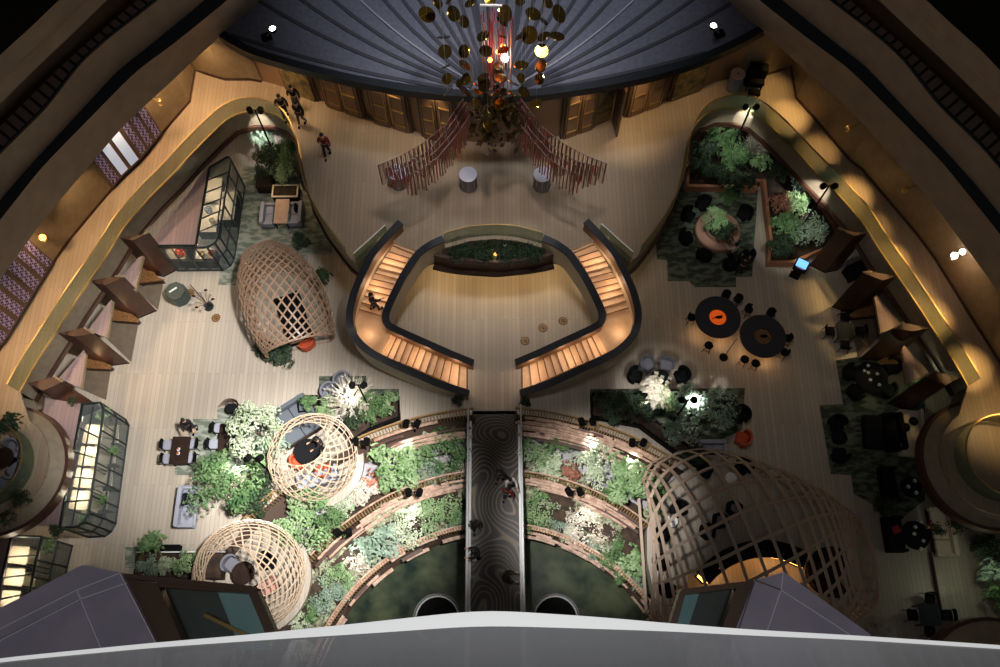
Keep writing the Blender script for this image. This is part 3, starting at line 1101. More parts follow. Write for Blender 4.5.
stonepoly('wall_window_head_right', [(682, 589), (755, 580), (753, 586), (680, 595)], SZ - .1, .25, M_brz2)
stonepoly('wall_window_jamb_right', [(680, 592), (686, 592), (673, 640), (665, 640)], SZ - .12, .25, M_brz2)
stonepoly('wall_window_pier_right', [(738, 584), (755, 581), (735, 640), (718, 640)], SZ - .12, .25, M_brz2)
stonepoly('window_23', [(686, 593), (738, 586), (718, 640), (671, 640)], SZ - .8, .03, M_wing)
stonepoly('window_24', [(686, 593), (700, 591), (684, 640), (671, 640)], SZ - .6, .02, M_glasst)

# parapet in front of the camera: white rim, grey glass below it
t = thing('parapet', 'pale curved parapet with white rim and grey glass at the very bottom', 'parapet', tuple(W(500, 640, H - 1.3)))
rimt = [(-60, 667), (0, 658), (150, 643), (250, 634.5), (375, 621.5), (467, 611.3), (500, 610.5), (600, 617), (672, 623.5), (750, 629.5), (857, 635.5), (1000, 645), (1060, 650)]
A = smoothp(PP(rimt, H - 1.3), 60, 2)
rimb = [(-60, 671), (0, 662), (150, 648), (250, 641), (375, 633), (467, 626.5), (500, 626), (600, 629), (672, 631.5), (750, 635.5), (857, 640), (1000, 649), (1060, 653)]
B = smoothp(PP(rimb, H - 1.3), 60, 2)
mb = MB()
n = len(A)
mb.strip(A, B)
mb.strip([p - Vector((0, 0, .05)) for p in B], [p - Vector((0, 0, .05)) for p in A])
mb.strip(A, [p - Vector((0, 0, .05)) for p in A])
mb.strip(B, [p - Vector((0, 0, .05)) for p in B])
mb.build('rim', mat('rim_white', (170, 171, 171), .4), t)
Cc = [W(p_[0], 700, H - 2.3) for p_ in [(-60 + 1120 * i / 59, 0) for i in range(60)]]
M_par = glass('parapet_grey_glass', (186, 188, 194), .72, .1)
B2 = [p - Vector((0, 0, .03)) for p in B]
MB().strip(B2, Cc).build('glass_panel', M_par, t)

# ------------------------------------------------------------------ rugs
for lab, mt, poly in [
    ('moss green patchwork rug in the upper left lounge', M_rugl, [(243, 165), (335, 175), (332, 254), (308, 254), (308, 262), (262, 262), (240, 262), (236, 285), (218, 285), (222, 262), (235, 200)]),
    ('dark moss rug around the round planter seat on the right', M_rug, [(657, 259), (667, 260), (668, 281), (689, 281), (695, 287), (736, 287), (736, 277), (752, 277), (758, 190), (680, 180), (655, 230)]),
    ('pale grey-green rug under the walnut tables on the left', M_rugl, [(193, 419), (217, 419), (217, 408), (267, 407), (270, 470), (215, 475), (175, 475), (175, 468), (193, 460)]),
    ('green rug with pale edge under the white twiggy tree', M_rug, [(319, 376), (366, 376), (366, 389), (399, 389), (399, 405), (319, 410)]),
    ('dark rug under the planter with the big dark tree, right of the bridge', M_rug, [(590, 389), (745, 388), (742, 430), (720, 440), (700, 440), (660, 425), (590, 414)]),
    ('large dark mottled rug in the right lounge', M_rug, [(836, 360), (905, 352), (925, 400), (925, 500), (900, 520), (854, 494), (851, 475), (831, 474), (819.5, 405), (843, 404)]),
    ('small grey-green rug beside the potted fern at lower left', M_rugl, [(125, 547), (146, 547), (146, 568), (125, 568)]),
]:
    p = PP(poly, 0.02)
    o = MB().prism(p, .004, .022).build('rug', mt)
    tag(o, lab, 'rug')
# small round floor medallions
for k, (x, y) in enumerate([(543, 328), (525, 341), (563, 321), (216, 318), (190, 293)]):
    p = W(x, y, .01)
    wh = ['between the stairs, middle one of the three', 'between the stairs, lowest of the three', 'between the stairs, nearest the right stair', 'set in the pale floor left of the upper woven pod', 'beside the metal flower sculpture'][k]
    t = thing('floor_medallion', f'small bronze floor disc {wh}', 'floor disc', tuple(p))
    MB().lathe(tuple(p), [(0, .014), (.2, .014), (.23, 0)], 20).build('plate', M_shelfb, t)
    MB().lathe(tuple(p), [(.13, .018), (.15, .018)], 20).build('ring', M_gold, t)


# ------------------------------------------------------------------ woven timber pods
def catm(A, t):
    n = len(A) - 1
    t = max(0, min(.9999, t)) * n
    i = int(t)
    f = t - i
    g = lambda k: A[max(0, min(n, k))]
    p0, p1, p2, p3 = g(i - 1), g(i), g(i + 1), g(i + 2)
    return .5 * ((2 * p1) + (p2 - p0) * f + (2 * p0 - 5 * p1 + 4 * p2 - p3) * f * f + (3 * p1 - p0 - 3 * p2 + p3) * f ** 3)


def pod(label, frames, ref, nst, twist, wd, material, rim=True, squash=1.0, zmin=.03, half=None, steps=34, cat='woven pod', twist2=None, nst2=None):
    cs = [f[0] for f in frames]
    rs = [f[1] for f in frames]
    o = thing('woven_pod', label, cat, (cs[0].x, cs[0].y, 0))

    def S(u, t):
        c = catm(cs, u)
        r = catm(rs, u)
        a = (catm(cs, u + .02) - catm(cs, u - .02)).normalized() if len(frames[0]) < 3 else catm([f[2] for f in frames], u).normalized()
        e1 = (ref - ref.dot(a) * a).normalized()
        e2 = a.cross(e1)
        d = e1 * math.cos(t) + e2 * math.sin(t)
        p = c + d * r
        p.z = c.z + (p.z - c.z) * squash
        return p, d

    def ribbon(pts, nor, name):
        mb = MB()
        vs, fs = [], []
        for i, p in enumerate(pts):
            T = (pts[min(i + 1, len(pts) - 1)] - pts[max(0, i - 1)]).normalized()
            sd = T.cross(nor[i]).normalized() * wd / 2
            nn = nor[i] * wd * .22
            vs += [p + sd + nn, p - sd + nn, p - sd - nn, p + sd - nn]
        for i in range(len(pts) - 1):
            for k in range(4):
                fs.append((i * 4 + k, i * 4 + (k + 1) % 4, (i + 1) * 4 + (k + 1) % 4, (i + 1) * 4 + k))
        mb.add(vs, fs)
        mb.build(name, material, o)
    for sgn in (1, -1):
        ns_ = nst if sgn > 0 else (nst2 or nst)
        for k in range(ns_):
            t0 = 2 * PI * (k + (.25 if sgn < 0 else 0)) / ns_
            run, rn = [], []
            tw = twist if sgn > 0 else -(twist2 if twist2 is not None else twist)
            for i in range(steps + 1):
                u = i / steps
                p, d = S(u, t0 + tw * u)
                if p.z >= zmin:
                    run.append(p)
                    rn.append(d)
                else:
                    if len(run) > 3:
                        ribbon(run, rn, 'woven_strip')
                    run, rn = [], []
            if len(run) > 3:
                ribbon(run, rn, 'woven_strip')
    if rim:
        for u in (0, 1):
            pts, nn = [], []
            for k in range(49):
                p, d = S(u, 2 * PI * k / 48)
                if p.z < zmin:
                    p.z = zmin
                pts.append(p)
                nn.append(d)
            ribbon(pts, nn, 'rim_hoop')
    return o


Z3 = Vector((0, 0, 1))
Y3 = Vector((0, 1, 0))
pod('tall woven rosewood pod lying over a lounge seat in the upper left lounge', [(W(259, 252, 1.6), .95), (W(267, 266, 1.5), 1.55), (W(277, 286, 1.4), 1.95), (W(288, 312, 1.35), 2.05), (W(297, 336, 1.2), 1.85), (W(300, 346, 1.1), 1.7)],
    Z3, 20, 5.0, .075, M_cane, twist2=1.3, nst2=34, steps=80)
c = W(313, 457, 1.2)
c.z = 0
pod('round open topped woven pod beside the upper end of the garden railing', [(c + Vector((0, -.1, .05)), 1.7), (c + Vector((0, 0, .8)), 2.0), (c + Vector((-.05, .05, 1.6)), 1.97), (c + Vector((-.1, .15, 2.3)), 1.6), (c + Vector((-.15, .25, 2.7)), 1.1)],
    Y3, 15, 3.6, .06, M_canel, twist2=1.4, nst2=26, steps=50)
c = W(248, 576, 1.2)
c.z = 0
pod('round woven pod nearest the stone wall at lower left', [(c + Vector((0, -.1, .05)), 2.1), (c + Vector((0, 0, .8)), 2.4), (c + Vector((-.05, .0, 1.6)), 2.35), (c + Vector((-.15, -.1, 2.3)), 1.95), (c + Vector((-.25, -.2, 2.7)), 1.3)],
    Y3, 20, 4.6, .07, M_canel, twist2=1.9, nst2=24, steps=50)
pod('giant dark woven timber tunnel pod at lower right, widest at its garden end', [(W(644, 545, .6), 2.9, Vector((1, 0, 0))), (W(662, 547, .7), 3.9, Vector((1, 0, 0))), (W(712, 549, .9), 4.45, Vector((1, 0, 0))), (W(770, 553, 1.1), 3.95, Vector((1, 0, .05))),
                                                                                             (W(812, 557, 1.3), 3.3, Vector((1, 0, .12))), (W(845, 560, 1.6), 2.55, Vector((1, 0, .3))), (W(866, 562, 1.9), 1.85, Vector((1, 0, .6)))],
    Y3, 10, 10.5, .13, M_caned, twist2=1.7, nst2=20, squash=.85, steps=150)

# ------------------------------------------------------------------ glass kiosks
def kiosk(label, roofpx, z, side_edges, nmull, rows, openside, deck=None):
    rp = PP(roofpx, z)
    c_ = sum(rp, Vector()) / len(rp)
    t = thing('glass_kiosk', label, 'kiosk', (c_.x, c_.y, 0))
    MB().prism(rp, z, z + .02).build('glass_roof', M_glassc, t)
    n = len(rp)
    mb = MB()
    for i in range(n):
        mb.tube([rp[i] + Vector((0, 0, .03)), rp[(i + 1) % n] + Vector((0, 0, .03))], .06, 5)
    mb.build('roof_frame', M_iron, t)
    for (i, nm) in side_edges:
        a, b = rp[i], rp[(i + 1) % n]
        MB().slab([a, b, Vector((b.x, b.y, 0)), Vector((a.x, a.y, 0))], (b - a).cross(Z3).normalized() * .02).build('glass_wall', M_glassc, t)
        for k in range(nm + 1):
            p = a.lerp(b, k / nm)
            MB().tube([p, Vector((p.x, p.y, 0))], .04, 5).build('mullion', M_iron, t)
        for zz in (.05, z * .5):
            p, q = Vector((a.x, a.y, zz)), Vector((b.x, b.y, zz))
            MB().tube([p, q], .045, 5).build('transom', M_iron, t)
    return t, rp


# lower left long kiosk
t, rp = kiosk('long glass kiosk with rounded corner and glowing shelves beside the left bay', [(83, 404), (101, 403), (104, 409), (101, 430), (89, 513), (84, 522), (77, 527), (60, 528)], 2.8,
              [(1, 1), (2, 1), (3, 5), (4, 1), (5, 1), (6, 1)], 5, 3, 0)
for k in range(1, 5):
    a, b = rp[0].lerp(rp[7], k / 5), rp[3].lerp(rp[4], (k - .6) / 4)
    MB().tube([a + Vector((0, 0, .03)), b + Vector((0, 0, .03))], .035, 5).build('roof_bar', M_iron, t)
MB().tube([rp[0].lerp(rp[2], .5) + Vector((0, 0, .03)), rp[7].lerp(rp[5], .5) + Vector((0, 0, .03))], .035, 5).build('roof_bar', M_iron, t)
p = PP([(45, 398), (83, 404), (60, 528), (30, 525)], 2.8)
MB().prism(p, 2.7, 2.8).build('plank_deck', M_roofp, t)
# its goods: lit shelves
rows_ = ['nearest the booth partitions', 'second of four', 'third of four', 'nearest the stone wall']
for k in range(4):
    x0, y0 = 88 - k * 4.6, 424 + k * 22
    p = PP([(x0 - 2, y0), (x0 + 16, y0 + 1), (x0 + 12.5, y0 + 20), (x0 - 6, y0 + 19)], 2.1)
    c_ = sum(p, Vector()) / 4
    s_ = thing('display_shelf', f'glowing cream display shelf in the long left kiosk, {rows_[k]}', 'shelf', (c_.x, c_.y, 0))
    MB().prism(p, 2.05, 2.1).build('top_board', M_shelf, s_)
    MB().prism([c_ + (x - c_) * .9 for x in p], .9, .95).build('lower_board', M_shelf, s_)
    MB().prism([c_ + (x - c_) * .8 for x in p], 0, .1).build('base', M_dkwood, s_)
    for q in p:
        MB().tube([Vector((q.x, q.y, 0)), q], .03, 4).build('upright', M_iron, s_)
    point('shelf_lamp', c_ + Vector((.1, 0, .62)), 60, (1, .82, .58), .1)
for k, (x, y) in enumerate(((118, 440), (115, 460), (112, 482), (108, 505))):
    p = W(x, y, .0)
    s_ = thing('display_plinth', f'pale display plinth behind the long left kiosk front, {["nearest the partitions", "second from the partitions", "second from its rounded corner", "nearest its rounded corner"][k]}', 'plinth', tuple(p))
    MB().box(tuple(p), (.8, .8, .95), .1, .04).build('body', M_cream, s_)
    MB().box((p.x, p.y, .95), (.86, .86, .04), .1, .02).build('top', M_shelf, s_)
    point('plinth_lamp', p + Vector((-.3, 0, 2.1)), 26, (1, .85, .62), .1)

# upper left L shaped kiosk
t, rp = kiosk('L-shaped iron and glass kiosk with orange goods at upper left', [(209.5, 168), (228, 157), (231, 160), (219, 236), (215, 243), (207, 247.5), (159, 248), (160, 246), (196, 246)], 2.6,
              [(2, 5), (3, 1), (4, 1), (5, 4)], 5, 3, 0)
for k in range(1, 6):
    a, b = rp[0].lerp(rp[8], k / 6), rp[2].lerp(rp[3], k / 6)
    MB().tube([a + Vector((0, 0, .03)), b + Vector((0, 0, .03))], .035, 5).build('roof_bar', M_iron, t)
p = PP([(152, 241), (180, 205), (204, 172), (209.5, 168), (196, 246), (160, 247)], 2.6)
MB().prism(p, 2.5, 2.6).build('plank_deck', M_roofp, t)
gi = 0
for (x, y, w_, d_, mt, lab) in [(216, 200, 1.0, 1.6, M_shelf, 'cream counter with pale goods in the upper left kiosk, near its top'), (213, 225, 1.0, 1.7, M_shelf, 'cream counter with pale goods in the upper left kiosk, near its corner'),
                                (186, 262, 1.5, .7, M_shelf, 'low bright counter with orange goods behind the kiosk front'), (206, 262, 1.4, .7, M_cream, 'low counter with pastry coloured goods behind the kiosk front, near the corner'),
                                (233, 214, .7, 1.6, M_cream, 'tall pale counter behind the right glass of the upper left kiosk')]:
    p = W(x, y, 0)
    s_ = thing('display_counter', lab, 'counter', tuple(p))
    MB().box(tuple(p), (w_, d_, .85), 0, .04).build('cabinet', M_dkwood, s_)
    MB().box((p.x, p.y, .85), (w_ + .06, d_ + .06, .05), 0, .02).build('worktop', mt, s_)
    point('counter_lamp', p + Vector((0, 0, 1.9)), 45, (1, .82, .6), .1)
for (x, y, r_, mt, lab) in [(181, 254, .28, M_orange, 'large orange basket on the low kiosk counter'), (203, 255, .14, M_gold, 'small golden box of goods on the kiosk counter'),
                            (212, 254, .16, M_orange, 'orange gift bag at the rounded kiosk corner'), (209, 211, .2, M_paleseat, 'pale grey parcel on the upper kiosk counter'), (213, 222, .16, M_cream, 'cream parcel on the kiosk counter near the corner')]:
    p = W(x, y, .95)
    s_ = thing('display_goods', lab, 'goods', tuple(p))
    MB().lathe((p.x, p.y, .9), [(0, 0), (r_ * .8, 0), (r_, .25), (r_ * .9, .27), (r_ * .8, .12), (0, .1)], 14).build('basket', mt, s_)
    for q in range(5):
        MB().ball((p.x + r_ * .5 * math.cos(q * 1.26), p.y + r_ * .5 * math.sin(q * 1.26), 1.1), r_ * .3, 8).build('item', mt, s_)
# lower left corner kiosk
t, rp = kiosk('glass kiosk with lit shelves and climbing plants in the lower left corner', [(12, 536), (42, 537), (36, 560), (26, 612), (-8, 622)], 2.8, [(1, 1), (2, 3)], 4, 3, 0)
for k in range(1, 4):
    a, b = rp[0].lerp(rp[4], k / 4), rp[1].lerp(rp[3], k / 4)
    MB().tube([a + Vector((0, 0, .03)), b + Vector((0, 0, .03))], .035, 5).build('roof_bar', M_iron, t)
p = PP([(-20, 530), (12, 536), (-8, 622), (-50, 622)], 2.8)
MB().prism(p, 2.7, 2.8).build('plank_deck', M_roofp, t)
for k in range(3):
    x0, y0 = 12 - k * 4.5, 546 + k * 22
    p = PP([(x0, y0), (x0 + 18, y0 + 1), (x0 + 14.5, y0 + 18), (x0 - 4, y0 + 17)], 2.0)
    c_ = sum(p, Vector()) / 4
    s_ = thing('display_shelf', f'glowing cream shelf in the corner kiosk at lower left, {["uppermost", "middle one", "lowest"][k]}', 'shelf', (c_.x, c_.y, 0))
    MB().prism(p, 1.95, 2.0).build('top_board', M_shelf, s_)
    MB().prism([c_ + (x - c_) * .9 for x in p], .9, .95).build('lower_board', M_shelf, s_)
    for q in p:
        MB().tube([Vector((q.x, q.y, 0)), q], .03, 4).build('upright', M_iron, s_)
    point('shelf_lamp', c_ + Vector((.1, 0, .65)), 60, (1, .82, .58), .1)

# ------------------------------------------------------------------ furniture prototypes (built at the origin, fronts to +Y)
HIDE = (0, -200, -50)


def P_chair(seat, frame, name='dining_chair', arms=False):
    t = thing(name, 'x', 'chair')
    MB().box((0, 0, .42), (.46, .46, .06), 0, .12).build('seat', seat, t, True)
    mb = MB()
    pts = [Vector((.23 * math.sin(a) * 1.05, -.2 - .06 * math.cos(a), .0)) for a in [R(-80 + 20 * k) for k in range(9)]]
    mb.sweep([p + Vector((0, 0, .62)) for p in pts], .035, .2, .1)
    mb.build('backrest', seat if arms else frame, t, True)
    for x, y in ((.2, .2), (-.2, .2), (.2, -.2), (-.2, -.2)):
        MB().tube([(x, y, .42), (x * 1.25, y * 1.25, 0)], .02, 5, .014).build('leg', frame, t, True)
    for x in (.2, -.2):
        MB().tube([(x, -.2, .42), (x, -.25, .7)], .016, 5).build('back_post', frame, t, True)
    if arms:
        for x in (.27, -.27):
            MB().tube([(x, -.22, .68), (x, .18, .66), (x, .2, .44)], .022, 5).build('armrest', frame, t, True)
    return t


def P_armchair(fab, frame):
    t = thing('armchair', 'x', 'armchair')
    MB().box((0, .02, .22), (.62, .6, .2), 0, .12).build('seat_cushion', fab, t, True)
    pts = [Vector((.38 * math.sin(a), -.04 - .32 * math.cos(a), .2)) for a in [R(-100 + 20 * k) for k in range(11)]]
    MB().sweep(pts, .1, .5, 0).build('shell_back', fab, t, True)
    for x, y in ((.24, .24), (-.24, .24), (.24, -.24), (-.24, -.24)):
        MB().tube([(x, y, .24), (x * 1.1, y * 1.1, 0)], .022, 5).build('leg', frame, t, True)
    return t


def P_stool(seat, frame):
    t = thing('bar_stool', 'x', 'stool')
    MB().lathe((0, 0, .62), [(0, 0), (.2, 0), (.22, .04), (.2, .08), (0, .09)], 18).build('seat', seat, t, True)
    pts = [Vector((.21 * math.sin(a), -.21 * math.cos(a), .7)) for a in [R(-70 + 20 * k) for k in range(8)]]
    MB().sweep(pts, .03, .22, 0).build('backrest', frame, t, True)
    for k in range(4):
        a = R(45 + 90 * k)
        MB().tube([(.14 * math.cos(a), .14 * math.sin(a), .62), (.24 * math.cos(a), .24 * math.sin(a), 0)], .015, 5).build('leg', frame, t, True)
    MB().lathe((0, 0, .25), [(.19, 0), (.2, .01), (.19, .02)], 18).build('footring', frame, t, True)
    return t


def rect_table(label, loc, w_, d_, rz, top, frame, h=.73, group=None):
    t = thing('rectangular_table', label, 'table', tuple(loc), rz, group)
    MB().box((0, 0, h - .04), (w_, d_, .04), 0, .04).build('tabletop', top, t, True)
    for x in (w_ / 2 - .06, -w_ / 2 + .06):
        for y in (d_ / 2 - .06, -d_ / 2 + .06):
            MB().tube([(x, y, h - .04), (x, y, 0)], .025, 5).build('leg', frame, t, True)
    MB().box((0, 0, h - .1), (w_ - .14, d_ - .14, .06)).build('apron', frame, t, True)
    return t


def round_table(label, loc, r_, h, top, frame, name='round_table'):
    t = thing(name, label, 'table', tuple(loc))
    MB().lathe((0, 0, h), [(0, -.04), (r_ - .02, -.04), (r_, -.02), (r_, 0), (r_ - .02, .01), (0, .01)], 36).build('tabletop', top, t, True)
    MB().lathe((0, 0, 0), [(.05, h - .04), (.05, .1), (.06, .04)], 12).build('pedestal', frame, t, True)
    MB().lathe((0, 0, 0), [(0, .05), (r_ * .5, .03), (r_ * .52, 0)], 24).build('base', frame, t, True)
    return t


def sofa(label, loc, w_, d_, rz, fab, frame, cat='sofa'):
    t = thing('sofa', label, cat, tuple(loc), rz)
    MB().box((0, 0, .1), (w_, d_, .18), 0, .06).build('base', frame, t, True)
    n = max(1, round(w_ / .8))
    for k in range(n):
        x = -w_ / 2 + .12 + (w_ - .24) * (k + .5) / n
        MB().box((x, .06, .28), ((w_ - .24) / n - .02, d_ - .28, .16), 0, .06).build('seat_cushion', fab, t, True)
    MB().box((0, -d_ / 2 + .1, .28), (w_, .2, .45), 0, .08).build('backrest', fab, t, True)
    for x in (-w_ / 2 + .07, w_ / 2 - .07):
        MB().box((x, 0, .28), (.14, d_, .3), 0, .05).build('armrest', fab, t, True)
    for x in (-w_ / 2 + .1, w_ / 2 - .1):
        for y in (-d_ / 2 + .1, d_ / 2 - .1):
            MB().tube([(x, y, .1), (x, y, 0)], .025, 5).build('leg', frame, t, True)
    return t


ch_grey = P_chair(M_paleseat, M_black)
ch_dark = P_chair(M_blackw, M_black)
ch_wood = P_chair(M_dkwood, M_dkwood)
ac_black = P_armchair(M_blackw, M_black)
ac_grey = P_armchair(M_grseat, M_black)
ac_orange = P_armchair(M_orange, M_dkwood)
stool = P_stool(M_blackw, M_black)
index_kids()


def face(loc, target, extra=0):
    d = Vector(target) - Vector(loc)
    return math.atan2(d.y, d.x) - PI / 2 + extra


def put(proto, px, py, tpx, tpy, label, group=None, z=0.0, h=.45):
    q = W(px, py, z + h)
    q.z = z
    tq = W(tpx, tpy, z + h)
    return dup(proto, q, face(q, tq), label, group)


# --- upper left: planters and the rose-oak table with two curved sofas
for (x0, y0, x1, y1, lab) in [(256, 176, 273, 188, 'dark wooden planter box behind the curved sofa on the left'), (272, 189, 298, 197, 'long planter box with pale rim directly above the rose-oak table')]:
    p0, p1 = W(x0, y1, .6), W(x1, y0, .6)
    p1.y = max(p1.y, p0.y + .7)
    c_ = (p0 + p1) / 2
    t = thing('planter_box', lab, 'planter', (c_.x, c_.y, 0))
    MB().box((c_.x, c_.y, 0), (abs(p1.x - p0.x), abs(p1.y - p0.y), .6), 0, .03).build('box', M_dkwood, t)
    MB().box((c_.x, c_.y, .6), (abs(p1.x - p0.x) + .06, abs(p1.y - p0.y) + .06, .04)).build('rim', M_shelf if x0 > 260 else M_dkwood, t)
    MB().box((c_.x, c_.y, .64), (abs(p1.x - p0.x) - .12, abs(p1.y - p0.y) - .12, .02)).build('soil', M_soil, t)
tb = W(281.5, 211, .73)
rect_table('rose-oak table between two curved grey sofas at upper left', (tb.x, tb.y, 0), .72, 1.45, 0, M_oakt, M_dkwood)
q = W(268, 215, .4)
sofa('curved pale grey sofa left of the rose-oak table', (q.x, q.y, 0), 1.3, .7, -PI / 2, M_paleseat, M_grseat)
q = W(296, 214, .4)
sofa('curved pale grey sofa right of the rose-oak table', (q.x, q.y, 0), 1.3, .7, PI / 2, M_paleseat, M_grseat)
q = W(296, 208, .6)
t = thing('cushion', 'black cushion leaning in the sofa right of the rose-oak table', 'cushion', (q.x, q.y, .45))
MB().box((0, 0, 0), (.14, .42, .36), 0, .06).build('cover', M_black, t, True)
MB().tube([(-.07, -.2, .18), (.07, -.2, .18)], .012, 4).build('piping', M_grseat, t, True)

# --- left: walnut tables
tb = W(180, 450, .73)
rect_table('walnut table with four grey seated chairs and two red cups, nearest the kiosk', (tb.x, tb.y, 0), .85, 1.3, 0, M_dkwood, M_black)
for (x, y, tx, lab) in [(168, 445, 180, 'grey seated chair at the walnut table, upper left seat'), (168, 459, 180, 'grey seated chair at the walnut table, lower left seat'),
                        (193, 444, 180, 'grey seated chair at the walnut table, upper right seat'), (191, 458, 180, 'grey seated chair at the walnut table, lower right seat')]:
    put(ch_grey, x, y, tx, y, lab, 'chairs at the walnut table')
for k, (x, y) in enumerate(((178, 449), (178, 453))):
    p = W(x, y, .8)
    t = thing('cup', f'small red and white cup on the walnut table, {"upper" if k == 0 else "lower"} one', 'cup', (p.x, p.y, .745))
    MB().lathe((0, 0, 0), [(0, 0), (.035, 0), (.05, .09), (.044, .09), (.03, .01)], 12).build('bowl', M_orange if k else M_red2, t, True)
    MB().lathe((0, 0, 0), [(.02, .004), (.08, .01), (.08, .014)], 12).build('saucer', M_white, t, True)
tb = W(227, 437, .73)
rect_table('walnut table half hidden by the pale green tree', (tb.x, tb.y, 0), .75, 1.3, 0, M_dkwood, M_black)
tb2 = W(233, 457, .73)
put(ch_grey, 219, 428, 228, 428, 'grey seated chair at the upper left of the half hidden walnut table')
put(ch_grey, 214, 444, 226, 444, 'large pale grey chair left of the half hidden walnut table')
# bentwood hoop chair
p = W(231, 407, .5)
t = thing('bentwood_chair', 'round bentwood hoop chair with slatted back above the pale rug', 'chair', (p.x, p.y, 0))
for k in range(5):
    MB().tube([(.42 * math.cos(R(a)) * (1 - k * .09), .34 * math.sin(R(a)) * (1 - k * .12) + k * .03, .75 - k * .08) for a in range(0, 181, 15)], .018, 5).build('bent_hoop', M_trim, t, True)
MB().box((0, -.05, .38), (.55, .5, .08), 0, .15).build('seat', M_blackw, t, True)
for x, y in ((.22, .2), (-.22, .2), (.22, -.22), (-.22, -.22)):
    MB().tube([(x, y, .4), (x * 1.2, y * 1.2, 0)], .02, 5).build('leg', M_trim, t, True)

# --- lower left sofa, cushion, fern pot, bench
q = W(187, 507, .4)
sofa('pale grey sofa beside the big green tree on the left', (q.x, q.y, 0), 1.9, .85, -PI / 2, M_paleseat, M_paleseat)
q = W(184, 499, .6)
t = thing('cushion', 'dark navy cushion on the pale grey sofa by the big green tree', 'cushion', (q.x, q.y, .46), .2)
MB().box((0, 0, 0), (.36, .55, .16), 0, .08).build('cover', M_navy, t, True)
MB().tube([(-.17, -.27, .08), (.17, -.27, .08)], .012, 4).build('piping', M_black, t, True)
p = W(153, 560, .3)
t = thing('olive_planter', 'round olive pot holding the big leafed plant at lower left', 'planter', (p.x, p.y, 0))
MB().lathe((0, 0, 0), [(0, 0), (.42, 0), (.52, .6), (.46, .62), (.44, .5), (0, .48)], 24).build('pot', mat('olive_glaze', (92, 92, 52), .5), t, True)
MB().lathe((0, 0, 0), [(0, .5), (.44, .5)], 20).build('soil', M_soil, t, True)
p = W(170, 549, .4)
t = thing('bench', 'small black bench right of the round olive pot', 'bench', (p.x, p.y, 0))
MB().box((0, 0, .36), (.9, .4, .06), 0, .04).build('seat', M_black, t, True)
for x in (-.38, .38):
    MB().box((x, 0, 0), (.05, .36, .36)).build('leg', M_black, t, True)
p = W(215, 533, .3)
p0 = W(180, 566, .3)
t = thing('planter_trough', 'long low planter trough with pale rim at lower left by the stone wall', 'planter', (p0.x, p0.y, 0))
MB().box((0, 0, 0), (4.0, 1.2, .4), 0, .03).build('trough', M_dkwood, t, True)
MB().box((0, .6, .36), (4.0, .06, .08)).build('rim', M_white, t, True)
MB().box((0, 0, .4), (3.8, 1.05, .02)).build('soil', M_soil, t, True)

# --- serving cart and metal flower sculpture
p = W(175, 291, .9)
t = thing('serving_cart', 'octagonal dark teal cart with glass top beside the booth partitions', 'cart', (p.x, p.y, 0))
MB().lathe((0, 0, 0), [(0, .02), (.5, .02), (.52, .1), (.52, .85), (.5, .9)], 8).build('body', M_teal, t, True)
MB().lathe((0, 0, .9), [(0, 0), (.5, 0), (.5, .03), (0, .03)], 8).build('glass_top', M_teal, t, True)
MB().tube([(-.25, -.1, .98), (.1, .15, 1.0)], .05, 6).build('white_napkin', M_white, t, True)
for x, y in ((.3, .3), (-.3, .3), (.3, -.3), (-.3, -.3)):
    MB().lathe((x, y, 0), [(0, 0), (.05, 0), (.05, .06), (0, .06)], 10).build('wheel', M_black, t, True)
p = W(205, 302, .6)
t = thing('metal_flower_sculpture', 'thin metal flower sculpture with black and silver petals lying right of the teal cart', 'sculpture', (p.x, p.y, 0))
for k in range(9):
    a = R(40 * k)
    MB().tube([(0, 0, .05), (.25 * math.cos(a), .25 * math.sin(a), .7), (.5 * math.cos(a), .5 * math.sin(a), .9)], .015, 4).build('stem', M_iron, t, True)
    MB().ball((.5 * math.cos(a), .5 * math.sin(a), .95), .1, 8, (1, .6, .35)).build('petal', M_grey if k % 2 else M_black, t, True)
MB().tube([(0, 0, .4), (-.9, 1.0, .5)], .03, 5).build('long_arm', M_trim, t, True)
MB().lathe((0, 0, 0), [(0, .04), (.25, .04), (.26, 0)], 16).build('base', M_iron, t, True)

# --- inside the pods
p = W(308, 452, .6)
round_table('round black table inside the round woven pod by the garden', (p.x, p.y, 0), .62, .7, M_blackw, M_black)
put(ac_orange, 299, 461, 308, 452, 'orange armchair left of the round black table in the woven pod')
put(ac_orange, 322, 470, 310, 455, 'orange armchair half under the strips, right of the round black pod table')
q = W(318, 478, .4)
sofa('pale grey sofa at the lower edge of the round woven pod', (q.x, q.y, 0), 1.9, .8, .3, M_paleseat, M_grseat)
q = W(296, 421, .4)
sofa('slate grey daybed at the upper left mouth of the round woven pod', (q.x, q.y, 0), 2.0, 1.9, PI + .6, M_slateb, M_dkwood, 'daybed')
p = W(244, 573, .6)
round_table('small round walnut table inside the lower left woven pod', (p.x, p.y, 0), .5, .7, M_dkwood, M_black)
put(ac_grey, 231, 564, 243, 574, 'grey armchair left of the small walnut table in the lower pod')
put(ac_black, 266, 561, 246, 574, 'black armchair right of the small walnut table in the lower pod')
q = W(258, 592, .4)
sofa('rose coloured curved bench at the lower edge of the lower left pod', (q.x, q.y, 0), 1.8, .7, .5, mat('rose_fabric', (190, 140, 130), .8), M_dkwood, 'bench')
p = W(293, 318, .5)
q = sofa('black daybed inside the tall upper woven pod', (p.x, p.y, 0), 2.6, 1.3, PI / 2 + .35, M_blackw, M_dkwood, 'daybed')
put(ac_orange, 306, 342, 296, 330, 'orange armchair at the mouth of the tall upper woven pod')
p = W(285, 330, .55)
t = thing('oval_counter', 'curved rose-oak counter edge inside the mouth of the tall pod', 'counter', (p.x, p.y, 0))
